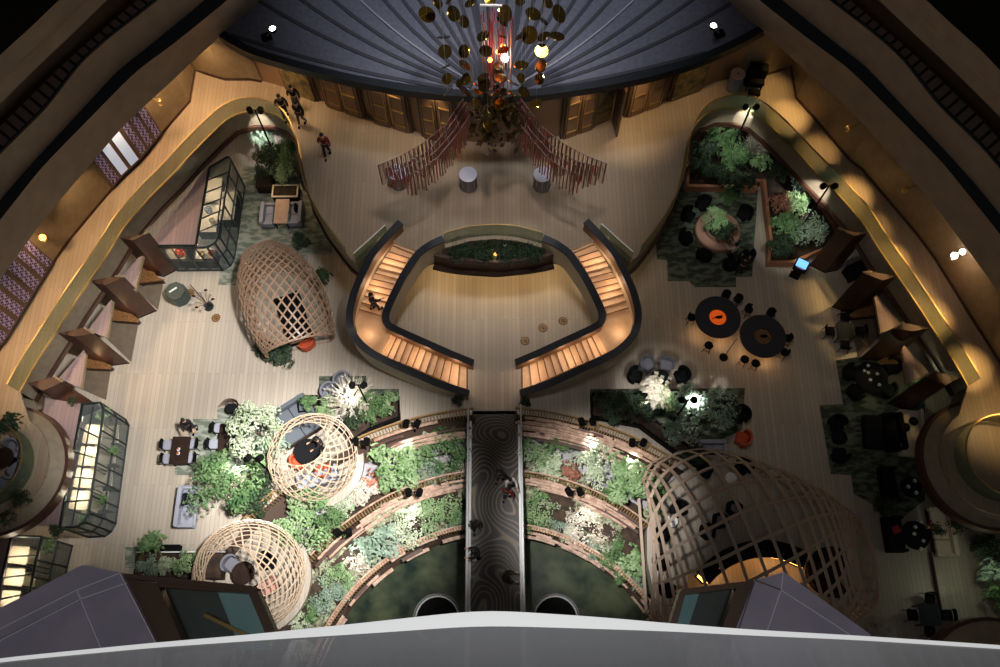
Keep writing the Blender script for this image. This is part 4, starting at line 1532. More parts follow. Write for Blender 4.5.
MB().sweep([(1.2 * math.cos(R(a)), .7 * math.sin(R(a)), .55) for a in range(190, 350, 12)], .12, .03, .05).build('top', M_oakt, t, True)
MB().sweep([(1.15 * math.cos(R(a)), .66 * math.sin(R(a)), .5) for a in range(190, 350, 12)], .05, 0, .5).build('panel', M_dkwood, t, True)
# inside the giant pod
for k, (x, y, lab) in enumerate([(680, 509, 'black armchair inside the giant pod, uppermost by the garden'), (664, 533, 'black armchair inside the giant pod, second by the garden side'), (662, 561, 'black armchair inside the giant pod, third by the garden side'), (668, 588, 'black armchair inside the giant pod, lowest by the garden side')]):
    put(ac_black, x, y, 700, 545, lab, 'black armchairs along the garden side of the giant pod')
for k, (x, y, lab) in enumerate([(708, 531, 'leftmost dark six sided stool in the giant pod'), (721, 520, 'middle dark six sided stool in the giant pod'), (735, 508, 'rightmost dark six sided stool in the giant pod')]):
    p = W(x, y, .4)
    t = thing('hexagonal_stool', lab, 'stool', (p.x, p.y, 0), .3, 'six sided stools in the giant pod')
    MB().lathe((0, 0, 0), [(0, 0), (.38, 0), (.42, .38), (.38, .42), (0, .42)], 6).build('body', M_blackw, t, True)
    MB().lathe((0, 0, .42), [(0, .02), (.2, .02), (.22, 0)], 6).build('top_inset', M_grseat, t, True)
for k, (x, y, lab) in enumerate([(672, 521, 'small white side table between the black armchairs of the giant pod'), (731, 478, 'small round white table with cup near the upper edge of the giant pod'), (658, 578, 'small white side table at the lower garden edge of the giant pod')]):
    p = W(x, y, .5)
    round_table(lab, (p.x, p.y, 0), .27, .5, M_white, M_grey, 'side_table')
put(ac_black, 706, 470, 724, 480, 'black armchair left of the small white table near the upper pod edge')
put(ac_black, 744, 466, 730, 480, 'black armchair right of the small white table near the upper pod edge')
pts = [(703, 578), (712, 568), (728, 557), (748, 550), (768, 548), (788, 552), (806, 560)]
bp = smoothp(PP(pts, 1.05), 24, 2)
t = thing('curved_bar_counter', 'long curved black bar counter glowing amber from below inside the giant pod', 'bar counter', (bp[12].x, bp[12].y, 0))
MB().sweep(bp, .75, .04, .04).build('worktop', M_blackw, t)
MB().sweep([p - Vector((0, 0, .06)) for p in bp], .45, 0, .98).build('body', M_dkwood, t)
MB().sweep([p + Vector((-.05, -.1, -.16)) for p in bp], .5, .02, .02).build('amber_light_strip', M_lampo, t)
for k in range(9):
    p = bp[2 + k * 2] + Vector((0, -.15, .05))
    b_ = thing('bottle', 'small glass bottle standing on the curved black bar inside the giant pod', 'bottle', tuple(p), 0, 'bottles on the curved bar')
    MB().lathe((0, 0, 0), [(0, 0), (.045, 0), (.045, .18), (.015, .24), (.015, .3), (0, .3)], 10).build('glass', M_goldd if k % 3 else M_glassc, b_, True)
    MB().lathe((0, 0, .3), [(.018, 0), (.018, .03), (0, .03)], 8).build('cap', M_black, b_, True)
point('bar_glow', W(722, 575, .8), 9, WARM, .2)
point('bar_glow', W(775, 562, .8), 9, WARM, .2)
point('bar_glow', W(800, 580, .8), 6, WARM, .2)
p = W(833, 572, 1.0)
t = thing('round_serving_counter', 'round dark counter under the raised end of the giant pod', 'counter', (p.x, p.y, 0))
MB().lathe((0, 0, 0), [(.9, 0), (.9, .95), (1.1, 1.0), (1.1, 1.05), (0, 1.05)], 32, 20, 300).build('counter_ring', M_dkwood, t, True)
MB().lathe((0, 0, 1.06), [(0, .01), (.5, .01), (.5, 0)], 24).build('top_inset', M_blackw, t, True)

# --- twin round high tables with glowing centres
for k, (x, y, rr, lab, op) in enumerate([(718, 317, 22.5, 'left one of the two joined round slate tables, with glowing orange centre', M_lampo), (763, 336, 22.8, 'right one of the two joined round slate tables, with dim copper centre', M_shelfb)]):
    p = W(x, y, .95)
    r_ = rr / SC(x, y, .95)
    t = thing('round_high_table', lab, 'table', (p.x, p.y, 0))
    MB().lathe((0, 0, .9), [(.42, 0), (r_, 0), (r_ + .02, .03), (r_, .06), (.42, .06), (.42, 0)], 48).build('ring_top', M_slate if 'M_slate' in globals() else M_char, t, True)
    MB().lathe((0, 0, .9), [(0, -.05), (.42, -.04)], 32).build('centre_dish', mat('copper_glow', (230, 92, 30), .5, emit=.5) if k == 0 else M_shelfb, t, True)
    MB().lathe((0, 0, 0), [(.55, 0), (.5, .85)], 24).build('drum_base', M_dkwood, t, True)
    MB().ball((.05, 0, .93), .16, 8, (1.3, .5, .6)).build('ornament', M_black, t, True)
    if k == 0:
        MB().tube([(-.3, -.1, .98), (.25, .1, .98)], .02, 5).build('twig', M_black, t, True)
    for a in (215, 290):
        point('under_table_glow', p + Vector((1.0 * math.cos(R(a)), 1.0 * math.sin(R(a)), -.35)), 8, (1, .55, .22), .1)
st_ = [(692, 317, 716, 317, 'stool left of the left slate table'), (726, 295, 716, 317, 'stool above the left slate table, nearer the middle'), (738, 299, 720, 317, 'black topped stool above the gap between the slate tables'),
       (709, 345, 716, 320, 'stool below the left slate table'), (749, 309, 762, 335, 'stool at the upper left of the right slate table'), (771, 313, 763, 335, 'pale hoop stool above the right slate table'),
       (788, 338, 763, 336, 'stool at the right side of the right slate table'), (785, 352, 763, 336, 'stool at the lower right of the right slate table'),
       (745, 359, 760, 338, 'stool below the right slate table, on the left'), (756, 363, 762, 338, 'stool below the right slate table, on the right')]
for (x, y, tx, ty, lab) in st_:
    put(stool, x, y, tx, ty, 'black high ' + lab, 'stools around the joined slate tables', h=.7)
p = W(728, 351, .9)
t = thing('microphone_stand', 'thin black stand with round foot below the two joined slate tables', 'stand', (p.x, p.y, 0))
MB().lathe((0, 0, 0), [(0, .05), (.2, .04), (.22, 0)], 16).build('base', M_black, t, True)
MB().tube([(0, 0, .04), (0, 0, 1.0), (.4, .5, 1.3)], .02, 5).build('pole', M_black, t, True)

# --- round planter seat with armchairs
p = W(718, 230, .45)
r_ = 22.5 / SC(718, 230, .45)
t = thing('round_planter_seat', 'round rose coloured ring seat around a planter in the upper right lounge', 'ring seat', (p.x, p.y, 0))
MB().lathe((0, 0, 0), [(.62, 0), (.62, .7), (.68, .72), (.7, .45), (r_ - .06, .47), (r_, .42), (r_, .1), (r_ - .08, 0)], 48).build('ring_cushion', mat('salmon_leather', (176, 136, 118), .6), t, True)
MB().lathe((0, 0, 0), [(0, .6), (.62, .6)], 24).build('soil', M_soil, t, True)
for (x, y, lab) in [(687, 236, 'left of the ring seat'), (689, 214, 'at the upper left of the ring seat'), (704, 203, 'above the ring seat, left one'), (745, 213, 'at the upper right of the ring seat'),
                    (705, 253, 'below the ring seat'), (731, 262, 'below the ring seat, right one'), (747, 255, 'at the lower right of the ring seat')]:
    put(ac_black, x, y, 718, 230, 'black armchair ' + lab, 'armchairs around the ring seat')
# planters walls right
for poly, lab in [([(690, 178), (752, 180), (758, 132), (760, 122), (775, 130), (792, 160), (812, 200), (838, 238), (800, 272), (770, 262), (764, 178), (758, 182)], 'large angular wood edged planter bed filling the upper right corner')]:
    pb = PP([(687, 186), (757, 187), (757, 180), (764, 180), (771, 240), (769, 262), (793, 262), (843, 240), (800, 175), (770, 130), (735, 125), (705, 132), (690, 155)], .5)
    c_ = sum(pb, Vector()) / len(pb)
    t = thing('planter_bed', lab, 'planter', (c_.x, c_.y, 0))
    MB().prism(pb, 0, .42).build('soil', M_soil, t)
    MB().sweep(pb + [pb[0]], .16, .06, .5).build('timber_edge', mat('salmon_timber', (170, 116, 88), .5), t)
# screen stand
p = W(800, 268, .9)
t = thing('screen_stand', 'black information stand with glowing blue screen right of the planter bed', 'screen', (p.x, p.y, 0), -.5)
MB().box((0, 0, 0), (.5, .35, .06)).build('foot', M_black, t, True)
MB().box((0, -.1, 0), (.45, .12, .85)).build('post', M_black, t, True)
MB().slab([(-.34, -.2, .9), (.34, -.2, .9), (.34, .4, 1.15), (-.34, .4, 1.15)], (0, 0, -.06)).build('housing', M_black, t, True)
MB().slab([(-.27, -.02, .99), (.27, -.02, .99), (.27, .35, 1.145), (-.27, .35, 1.145)], (0, 0, .012)).build('display', M_screen, t, True)
for k in range(5):
    MB().box((-.16 + .08 * k, -.08, 1.0), (.05, .04, .01)).build('button', M_white, t, True)

# --- centre right furniture
for (x, y, tx, ty, pr, lab) in [(648, 364, 660, 375, ac_grey, 'light round backed armchair left of its pair, above the dark table by the right stair'), (666, 365, 662, 377, ac_grey, 'light armchair on the right, above the dark table by the right stair'),
                                (636, 375, 655, 380, ac_black, 'black armchair left of the dark table by the right stair'), (682, 375, 664, 380, ac_black, 'black armchair right of the dark table by the right stair'),
                                (742, 414, 720, 425, ac_black, 'black armchair right of the big dark tree'), (743, 438, 722, 430, ac_orange, 'orange armchair below the black one, right of the big dark tree')]:
    put(pr, x, y, tx, ty, lab)
p = W(660, 379, .5)
round_table('dark round table among four armchairs by the right stair', (p.x, p.y, 0), .5, .5, M_char, M_black)
q = W(712, 447, .4)
sofa('pale grey low bench above the giant pod', (q.x, q.y, 0), 1.3, .6, PI, M_paleseat, M_black, 'bench')
for poly, lab, mt in [([(592, 394), (640, 394), (655, 420), (700, 455), (712, 470), (690, 462), (640, 425), (592, 416)], 'black edged planter trough along the garden railing right of the bridge', M_black),
                      ([(350, 400), (398, 395), (399, 417), (370, 428), (352, 440), (335, 425)], 'black edged planter trough along the garden railing left of the bridge', M_black),
                      ([(297, 396), (317, 396), (318, 410), (299, 412)], 'small black planter box left of the white twiggy tree', M_black)]:
    pb = PP(poly, .45)
    c_ = sum(pb, Vector()) / len(pb)
    t = thing('planter_trough', lab, 'planter', (c_.x, c_.y, 0))
    MB().prism(pb, 0, .36).build('soil', M_soil, t)
    MB().sweep(pb + [pb[0]], .1, .05, .45).build('edge', mt, t)
q = W(332, 390, .4)
put(ac_grey, 329, 391, 345, 400, 'pale grey armchair on the green rug left of the white twiggy tree')
put(ac_grey, 342, 380, 350, 392, 'pale grey armchair on the green rug above the white twiggy tree')

# --- right lounge
def cross_set(x, y, name, cups=0, s=1.0, ch=None):
    p = W(x, y, .7)
    rect_table(f'dark square table {name}', (p.x, p.y, 0), .8 * s, .8 * s, 0, M_char, M_black)
    k = 0
    for (dx, dy, wd_) in ((-15, 0, 'left'), (15, 0, 'right'), (0, -14, 'far'), (0, 14, 'near')):
        put(ch or ch_dark, x + dx * s, y + dy * s, x, y, f'black chair, {wd_} side of the square table {name}', 'chairs of the table ' + name)


cross_set(845, 331, 'between the upper right partitions', 0, 1.0)
cross_set(930, 615, 'near the corner bay at lower right', 0, 1.15)
p = W(855, 271, .5)
t = thing('serving_trolley', 'black serving trolley with pale bottles below the blue screen partition', 'trolley', (p.x, p.y, 0), .4)
MB().box((0, 0, .12), (.9, .7, .7), 0, .05).build('body', M_blackw, t, True)
MB().tube([(.45, -.3, .9), (.45, .3, .9)], .02, 5).build('handle', M_grey, t, True)
for x, y in ((.35, .28), (-.35, .28), (.35, -.28), (-.35, -.28)):
    MB().lathe((x, y, 0), [(0, 0), (.06, 0), (.06, .12), (0, .12)], 10).build('wheel', M_black, t, True)
p = W(872, 377, .5)
round_table('low black oval table with white cups in the right lounge', (p.x, p.y, 0), .8, .45, M_blackw, M_black)
for (x, y, lab) in [(852, 372, 'left of the low oval table with white cups'), (857, 391, 'at the lower left of the low oval table with white cups'), (893, 366, 'right of the low oval table with white cups'), (888, 389, 'at the lower right of the low oval table with white cups')]:
    put(ac_black, x, y, 872, 377, 'black armchair ' + lab)
for (x, y) in [(868, 366), (864, 371), (868, 373), (877, 374), (870, 380), (879, 385)]:
    p = W(x, y, .5)
    t = thing('cup', 'white cup on the low black oval table in the right lounge', 'cup', (p.x, p.y, .46), 0, 'white cups on the low oval table')
    MB().lathe((0, 0, 0), [(0, 0), (.05, 0), (.08, .09), (.07, .09), (.04, .01)], 12).build('bowl', M_white, t, True)
    MB().tube([(.07, 0, .07), (.11, 0, .05), (.06, 0, .02)], .01, 4).build('handle', M_white, t, True)
p = W(839, 437, .4)
round_table('low round black table between two black chairs in the right lounge', (p.x, p.y, 0), .38, .45, M_blackw, M_black)
put(ac_black, 838, 423, 839, 437, 'black armchair above the low round black table in the right lounge')
put(ac_black, 841, 454, 839, 437, 'black armchair below the low round black table in the right lounge')
q = W(873, 432, .3)
t = thing('ottoman', 'long black upholstered ottoman in the middle of the mottled rug', 'ottoman', (q.x, q.y, 0), -.1)
MB().box((0, 0, .08), (.9, 1.6, .36), 0, .1).build('cushion', M_blackw, t, True)
for x, y in ((.35, .65), (-.35, .65), (.35, -.65), (-.35, -.65)):
    MB().tube([(x, y, .1), (x, y, 0)], .03, 5).build('leg', M_black, t, True)
q = W(893, 432, .35)
sofa('black sofa facing the ottoman on the mottled rug', (q.x, q.y, 0), 1.8, .9, PI / 2, M_blackw, M_black)
q = W(911, 432, .45)
t = thing('cream_bench', 'cream upholstered wall bench with black cushions beside the right bay', 'bench', (q.x, q.y, 0), -.1)
MB().box((0, 0, 0), (1.0, 2.2, .45), 0, .05).build('seat', M_cream, t, True)
MB().box((.45, 0, .45), (.14, 2.2, .35), 0, .04).build('backrest', M_cream, t, True)
for k, (x, y) in enumerate(((906, 427), (914, 421))):
    q = W(x, y, .6)
    t = thing('cushion', f'round black cushion on the cream bench, {"lower" if k == 0 else "upper"} one', 'cushion', (q.x, q.y, .46))
    MB().ball((0, 0, .1), .22, 12, (1, 1, .5)).build('cover', M_black, t, True)
    MB().ball((0, 0, .22), .03, 6).build('button', M_grseat, t, True)
q = W(890, 484, .4)
sofa('black sofa left of the little table with three white cups', (q.x, q.y, 0), 1.6, .8, -PI / 2, M_blackw, M_black)
p = W(912, 487, .5)
round_table('small black table with three white cups below the right bay', (p.x, p.y, 0), .5, .45, M_blackw, M_black)
for (x, y) in [(908, 487), (914.5, 481), (916, 493)]:
    p = W(x, y, .5)
    t = thing('cup', 'white cup on the small black table below the right bay', 'cup', (p.x, p.y, .46), 0, 'white cups on the small black table')
    MB().lathe((0, 0, 0), [(0, 0), (.06, 0), (.09, .09), (.08, .09), (.04, .01)], 12).build('bowl', M_white, t, True)
    MB().tube([(.07, 0, .07), (.11, 0, .05), (.06, 0, .02)], .01, 4).build('handle', M_white, t, True)
q = W(895, 534, .4)
sofa('black sofa with red cushion left of the flower table', (q.x, q.y, 0), 1.6, .9, -PI / 2, M_blackw, M_black)
q = W(897, 529, .7)
t = thing('cushion', 'dull red cushion on the black sofa left of the flower table', 'cushion', (q.x, q.y, .5), .4)
MB().box((0, 0, 0), (.4, .35, .14), 0, .08).build('cover', M_red2, t, True)
MB().tube([(-.19, -.17, .07), (.19, -.17, .07)], .012, 4).build('piping', M_black, t, True)
p = W(916, 535, .5)
round_table('low dark table with white cups and red flowers at lower right', (p.x, p.y, 0), .65, .45, M_blackw, M_black)
for (x, y) in [(921, 522), (915, 527), (914, 534), (923, 541), (921, 549)]:
    p = W(x, y, .5)
    t = thing('cup', 'white cup on the low dark table with red flowers', 'cup', (p.x, p.y, .46), 0, 'white cups on the flower table')
    MB().lathe((0, 0, 0), [(0, 0), (.05, 0), (.08, .09), (.07, .09), (.04, .01)], 12).build('bowl', M_white, t, True)
    MB().tube([(.07, 0, .07), (.11, 0, .05), (.06, 0, .02)], .01, 4).build('handle', M_white, t, True)
p = W(930, 526, .7)
t = thing('flower_vase', 'vase of red flowers at the edge of the cream couch', 'vase', (p.x, p.y, .46))
MB().lathe((0, 0, 0), [(0, 0), (.08, 0), (.1, .12), (.05, .2)], 12).build('vase', M_white, t, True)
for k in range(9):
    a = R(40 * k)
    MB().ball((.14 * math.cos(a) * (k % 3) / 1.3, .14 * math.sin(a) * (k % 3) / 1.3, .3 + .02 * (k % 2)), .06, 8).build('bloom', M_red2, t, True)
q = W(942, 532, .4)
sofa('cream couch with dark green cushions beside the red flowers', (q.x, q.y, 0), 2.2, .95, PI / 2, M_cream, M_dkwood, 'couch')
p0 = W(955, 585, .3)
t = thing('low_platform', 'plain pale timber platform beside the corner planting at lower right', 'platform', (p0.x, p0.y, 0))
MB().box((0, 0, 0), (1.5, 2.9, .22), 0, .02).build('deck', M_floor, t, True)
MB().box((-.75, 0, 0), (.06, 2.9, .25)).build('edge_board', M_trim, t, True)

# furniture on the left bay
p = W(3, 458, 4.9)
round_table('round dark table on the left bay', (p.x, p.y, 4.23), .45, .7, M_dkwood, M_black)
for k, (x, y) in enumerate([(12, 448), (14, 470), (4, 483)]):
    q = W(x, y, 4.7)
    dup(ac_grey, (q.x, q.y, 4.23), face(q, p), ['grey armchair above the round table on the left bay', 'grey armchair right of the round table on the left bay', 'grey armchair below the round table on the left bay'][k])

# --- mezzanine: round white topped bar tables
for k, (x, y, lab) in enumerate([(397, 172, 'white topped round bar table half behind the left hanging curtain'), (468, 174, 'white topped round bar table left of the middle of the upper floor'), (542.5, 174, 'white topped round bar table in front of the right hanging curtain')]):
    p = W(x, y, 5.3)
    t = thing('bar_table', lab, 'table', (p.x, p.y, 4.2))
    MB().lathe((0, 0, 0), [(.4, .05), (.36, .5), (.4, 1.05)], 28).build('cloth_skirt', mat('silver_grey_cloth', (128, 120, 122), .6), t, True)
    MB().lathe((0, 0, 1.06), [(0, .03), (.42, .03), (.43, .01), (.42, -.01), (0, -.01)], 28).build('white_top', mat('bright_table_top', (205, 208, 228), .5), t, True)
    for q_ in range(8):
        a = R(45 * q_)
        MB().tube([(.41 * math.cos(a), .41 * math.sin(a), 1.03), (.375 * math.cos(a), .375 * math.sin(a), .5), (.42 * math.cos(a), .42 * math.sin(a), .02)], .02, 4).build('pleat', M_grey, t, True)
p = W(738, 74, 5.3)
t = thing('round_lectern', 'tall round table with pink-white top left of the black machine', 'table', (p.x, p.y, 4.2))
MB().lathe((0, 0, 0), [(.33, 0), (.33, 1.1)], 28).build('body', M_grseat, t, True)
MB().lathe((0, 0, 1.1), [(0, .04), (.36, .04), (.37, .02), (.36, 0), (0, 0)], 28).build('top', mat('blush_top', (222, 190, 176), .5), t, True)
MB().lathe((0, 0, 1.14), [(0, .02), (.05, .01), (.05, 0)], 12).build('inset', M_shelfb, t, True)
p = W(758, 72, 5.2)
t = thing('piano', 'black covered upright piano beside the pink topped round table', 'piano', (p.x, p.y, 4.2), -.15)
MB().box((0, .1, 0), (.9, .5, 1.3), 0, .05).build('case', M_blackw, t, True)
MB().box((0, -.3, .6), (.85, .35, .12), 0, .03).build('key_shelf', M_blackw, t, True)
MB().box((0, -.8, .4), (.6, .35, .1), 0, .04).build('bench_seat', M_blackw, t, True)
for x in (-.35, .35):
    MB().tube([(x, -.42, .6), (x, -.42, 0)], .03, 5).build('leg', M_black, t, True)
    MB().tube([(x * .7, -.8, .4), (x * .7, -.8, 0)], .025, 5).build('bench_leg', M_black, t, True)

# ------------------------------------------------------------------ plants
def foliage(kind, seed):
    rnd = random.Random(seed)
    mb = MB()

    def leaf(c, n, ax, L, wd):
        n = n.normalized()
        ax = (ax - ax.dot(n) * n).normalized()
        s = n.cross(ax) * wd / 2
        a, b = c - ax * L / 2, c + ax * L / 2
        m = c + n * L * .1
        mb.add([a, m - ax * L * .05 + s - n * L * .12, b - n * L * .15, m - ax * L * .05 - s - n * L * .12, m], [(0, 1, 4), (1, 2, 4), (2, 3, 4), (3, 0, 4)])
    if kind in ('bushy', 'fine'):
        nc, per, L = (15, 46, .17) if kind == 'bushy' else (22, 46, .115)
        for k in range(nc):
            a = rnd.uniform(0, 2 * PI)
            r = math.sqrt(rnd.random()) * .68
            c = Vector((r * math.cos(a), r * math.sin(a), .35 + .5 * (1 - r * r) * rnd.uniform(.5, 1.1)))
            cr = rnd.uniform(.2, .34)
            for j in range(per):
                d = Vector((rnd.gauss(0, 1), rnd.gauss(0, 1), rnd.gauss(.35, .9))).normalized()
                leaf(c + d * cr * rnd.uniform(.6, 1.05), (d + Vector((0, 0, .7)) + Vector((rnd.gauss(0, .4), rnd.gauss(0, .4), 0))), Vector((rnd.gauss(0, 1), rnd.gauss(0, 1), rnd.gauss(0, .4))), L * rnd.uniform(.7, 1.3), L * .55)
    elif kind == 'broad':
        for k in range(9):
            a0 = rnd.uniform(0, 2 * PI)
            r0 = math.sqrt(rnd.random()) * .5
            c = Vector((r0 * math.cos(a0), r0 * math.sin(a0), .3))
            for j in range(13):
                a = rnd.uniform(0, 2 * PI)
                r = rnd.uniform(.12, .5)
                p = c + Vector((r * math.cos(a), r * math.sin(a), .55 - r * .5 + rnd.uniform(-.1, .15)))
                leaf(p, Vector((math.cos(a) * .4, math.sin(a) * .4, 1)), Vector((math.cos(a), math.sin(a), -.2)), rnd.uniform(.26, .42), .2)
    elif kind == 'spiky':
        for k in range(230):
            a = rnd.uniform(0, 2 * PI)
            e = rnd.uniform(.05, 1.3)
            d = Vector((math.cos(a) * math.cos(e), math.sin(a) * math.cos(e), math.sin(e)))
            p = Vector((rnd.gauss(0, .12), rnd.gauss(0, .12), .15))
            q = p + d * rnd.uniform(.5, 1.0)
            s = Vector((-math.sin(a), math.cos(a), 0)) * .018
            m = p.lerp(q, .5) + Vector((0, 0, .06))
            mb.add([p - s, p + s, m + s, m - s, q], [(0, 1, 2, 3), (3, 2, 4)])
            for j in range(3):
                leaf(p.lerp(q, .5 + .17 * j), Vector((rnd.gauss(0, .5), rnd.gauss(0, .5), 1)), d + Vector((rnd.gauss(0, .6), rnd.gauss(0, .6), 0)), .12, .045)
    elif kind == 'grassy':
        for k in range(420):
            r0 = math.sqrt(rnd.random()) * .8
            a0 = rnd.uniform(0, 2 * PI)
            a = rnd.uniform(0, 2 * PI)
            p = Vector((r0 * math.cos(a0), r0 * math.sin(a0), 0))
            q = p + Vector((math.cos(a) * .25, math.sin(a) * .25, rnd.uniform(.35, .75)))
            s = Vector((-math.sin(a), math.cos(a), 0)) * .025
            e = q + Vector((math.cos(a) * .18, math.sin(a) * .18, -.08))
            mb.add([p - s, p + s, q + s, q - s, e], [(0, 1, 2, 3), (3, 2, 4)])
    me = bpy.data.meshes.new('foliage_' + kind)
    me.from_pydata([tuple(v) for v in mb.v], [], mb.f)
    me.materials.append(FOL['green'])
    return me


FM = {k: [foliage(k, s_ + 11 * i) for i in range(3)] for s_, k in enumerate(('bushy', 'fine', 'broad', 'spiky', 'grassy'))}
tm = MB()
for (a, b, r) in [((0, 0, -.1), (.02, .03, .35), .05), ((.02, .03, .3), (.3, .1, .6), .03), ((.02, .03, .3), (-.22, .2, .62), .03), ((.02, .03, .3), (-.05, -.28, .6), .03)]:
    tm.tube([a, b], r, 6, r * .6)
trunk = bpy.data.meshes.new('trunk')
trunk.from_pydata([tuple(v) for v in tm.v], [], tm.f)
trunk.materials.append(M_bark)
PN = [0]


def plant(px, py, rpx, zb, hh, kind, colr, label, name='garden_shrub', group=None, cat='shrub'):
    PN[0] += 1
    zc = zb + hh * .6
    p = W(px, py, zc)
    r = rpx / SC(px, py, zc)
    t = thing(name, label, cat, (p.x, p.y, zb), PN[0] * 1.7, group)
    kk = 1.42 if zb < 0 else 1.2
    t.scale = (r * kk, r * kk, hh * 1.1)
    f = bpy.data.objects.new('foliage', FM[kind][PN[0] % 3])
    C.objects.link(f)
    f.parent = t
    f.material_slots[0].link = 'OBJECT'
    f.material_slots[0].material = FOL[colr]
    k = bpy.data.objects.new('stem', trunk)
    C.objects.link(k)
    k.parent = t
    return t


